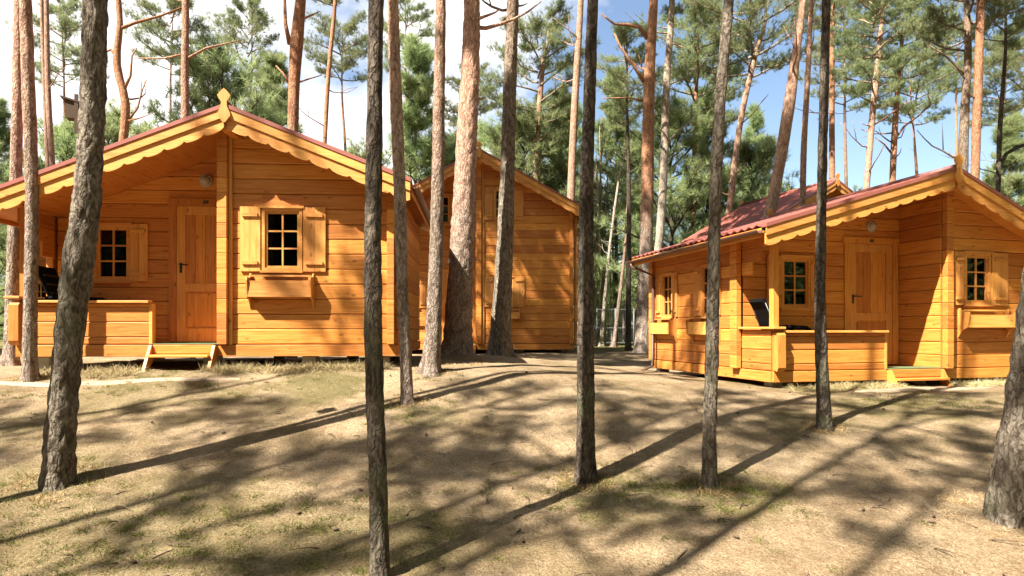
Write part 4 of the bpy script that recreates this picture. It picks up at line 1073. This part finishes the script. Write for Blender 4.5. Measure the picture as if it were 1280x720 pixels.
# dry straw and moss piled along the skirts
def along(c, u0, u1, v, n, jv=.10):
    o = []
    for i in range(n):
        u = r.uniform(u0, u1); w = on_cabin(c, u, v + r.gauss(0, jv), 0); o.append((w.x, w.y, terrain(w.x, w.y) - .01))
    return o
blades(along(c1, .3, 1.75, -.24, 70) + along(c1, 2.6, 5.0, -.22, 150) , 46, .15, .006, .05, M['straw'], 'dry_straw_bank', 'dry straw and moss heaped along the foot of the left cabin', 'straw', 1.3)
blades(along(c3, .2, 2.0, -.26, 110) + along(c3, 3.2, 5.2, -.26, 130), 40, .13, .006, .05, M['straw'], 'dry_straw_bank', 'dry pale straw heaped along the foot of the right cabin', 'straw', 1.3)
gp = []
for px, py, n, sp in [(70, 612, 26, .35), (20, 600, 14, .3), (732, 604, 26, .35), (770, 605, 26, .3), (830, 610, 20, .25), (895, 625, 40, .35), (930, 618, 30, .3), (508, 512, 24, .3), (540, 470, 10, .2), (1130, 500, 30, .4), (1180, 502, 26, .35), (330, 478, 24, .4), (180, 476, 30, .5), (60, 485, 20, .4), (900, 690, 8, .5), (240, 690, 60, .7), (120, 670, 60, .6), (420, 690, 40, .6), (330, 650, 40, .5), (40, 700, 40, .5), (640, 615, 16, .4), (560, 500, 14, .4)]:
    b = spot(px, py)
    for i in range(n):
        x, y = b.x + r.gauss(0, sp), b.y + r.gauss(0, sp * .7); gp.append((x, y, terrain(x, y) - .004))
blades(gp, 34, .055, .004, .035, M['grass'], 'short_grass', 'short green grass and moss tufts round the tree feet', 'grass', .9)
hp = []
for px, py, rad in [(71, 610, .26), (732, 598, .17), (886, 608, .15), (1031, 537, .14), (1258, 650, .30), (509, 506, .14), (537, 467, .20), (570, 454, .42), (624, 446, .32), (37, 475, .14)]:
    b = spot(px, py - 3)
    for i in range(46):
        a = r.uniform(0, 6.28); d_ = rad * r.uniform(.75, 1.5); x, y = b.x + math.cos(a) * d_, b.y + math.sin(a) * d_; hp.append((x, y, terrain(x, y) - .006))
blades(hp, 26, .06, .0035, .03, M['litter'], 'needle_heaps', 'brown needles and bark flakes heaped round the tree feet', 'needles', 1.2)
# fallen needles and twigs
k = 130000
X = G.uniform(-6.5, 8.5, k); Yv = 3.6 + 6.5 * G.random(k) ** 1.3
keep = np.abs(X) < Yv * .86; X, Yv = X[keep], Yv[keep]
Z = np.array([terrain(a, b) for a, b in zip(X, Yv)]) + .003
P0 = np.stack([X, Yv, Z], -1); a = G.uniform(0, 6.283, len(X)); L = G.uniform(.02, .055, len(X))
d = np.stack([np.cos(a), np.sin(a), G.uniform(-.05, .25, len(X))], -1) * L[:, None]; s = np.stack([-np.sin(a), np.cos(a), np.zeros(len(X))], -1) * .0019
o = link('fallen_needles', np_mesh('fallen_needles', np.stack([P0 - s, P0 + s, P0 + d], 1), M['litter'])); tag(o, 'brown fallen pine needles scattered over the yard', 'needles', None, 'stuff')
tw = MB()
for i in range(110):
    y = 3.8 + 6 * r.random() ** 1.4; x = r.uniform(-.8, .8) * y; z = terrain(x, y) + .008; a = r.uniform(0, 6.28); L = r.uniform(.05, .22)
    p = Vector((x, y, z)); e = p + Vector((math.cos(a) * L, math.sin(a) * L, r.uniform(0, .02))); m_ = p.lerp(e, .5) + Vector((r.uniform(-.02, .02), r.uniform(-.02, .02), .008))
    tw.tube([p, m_, e], [.005, .004, .002], 4)
for i in range(30):                                        # cones
    y = 3.9 + 6 * r.random() ** 1.4; x = r.uniform(-.8, .8) * y; z = terrain(x, y) + .016; a = r.uniform(0, 6.28); d_ = Vector((math.cos(a), math.sin(a), .1)) * .05; p = Vector((x, y, z))
    tw.tube([p - d_ * .5, p - d_ * .25, p + d_ * .1, p + d_ * .5], [.005, .011, .010, .002], 7)
o = obj('twigs_and_cones', tw, M['grey_wood'], None, True, False); tag(o, 'fallen twigs and pine cones on the sandy ground', 'twigs', None, 'stuff')

# ------------------------------------------------------------------ nest box, wire fence, stone
nb, _ = t1, f1
pB = at(93, 137, Yt1 + .2)
t = thing('nest_box', 'weathered wooden nest box behind the thick grey trunk, high on the left', 'nest box', pB, R(20)); t.scale = (.72, .72, .72)
obj('box', MB().prism([(-.075, -.12), (.075, -.12), (.075, .06), (-.075, .10)], lambda a, b, d: (a, d, b), -.07, .07), M['grey_wood'], t)
obj('sloping_lid', MB().prism([(-.12, .108), (.085, .058), (.085, .078), (-.12, .128)], lambda a, b, d: (a, d, b), -.09, .09), M['grey_wood'], t)
obj('mounting_strip', MB().box(.02, .06, -.085, -.071, -.30, .16), M['grey_wood'], t)

fn = thing('wire_fence', 'wire mesh fence on posts beyond the gap between the cabins', 'fence', (0, 24, .92))
for i in range(12):
    x = 1.2 + i * .75; x0 = x
    obj('post', MB().tube([(x, 2.0, -.1), (x, 2.0, 1.55)], .03, 8), M['wire'], fn, True)
for z in (.15, .75, 1.5): obj('strand', MB().tube([(1.2, 2.0, z), (9.5, 2.0, z)], .012, 5), M['wire'], fn)
msh = MB()
for i in range(90): x = 1.2 + i * .092; msh.tube([(x, 2.0, .1), (x, 2.0, 1.5)], .0035, 3, False)
for i in range(14): z = .12 + i * .1; msh.tube([(1.2, 2.0, z), (9.5, 2.0, z)], .0035, 3, False)
q = obj('wire_mesh', msh, M['wire'], fn, False, False); q['kind'] = 'stuff'
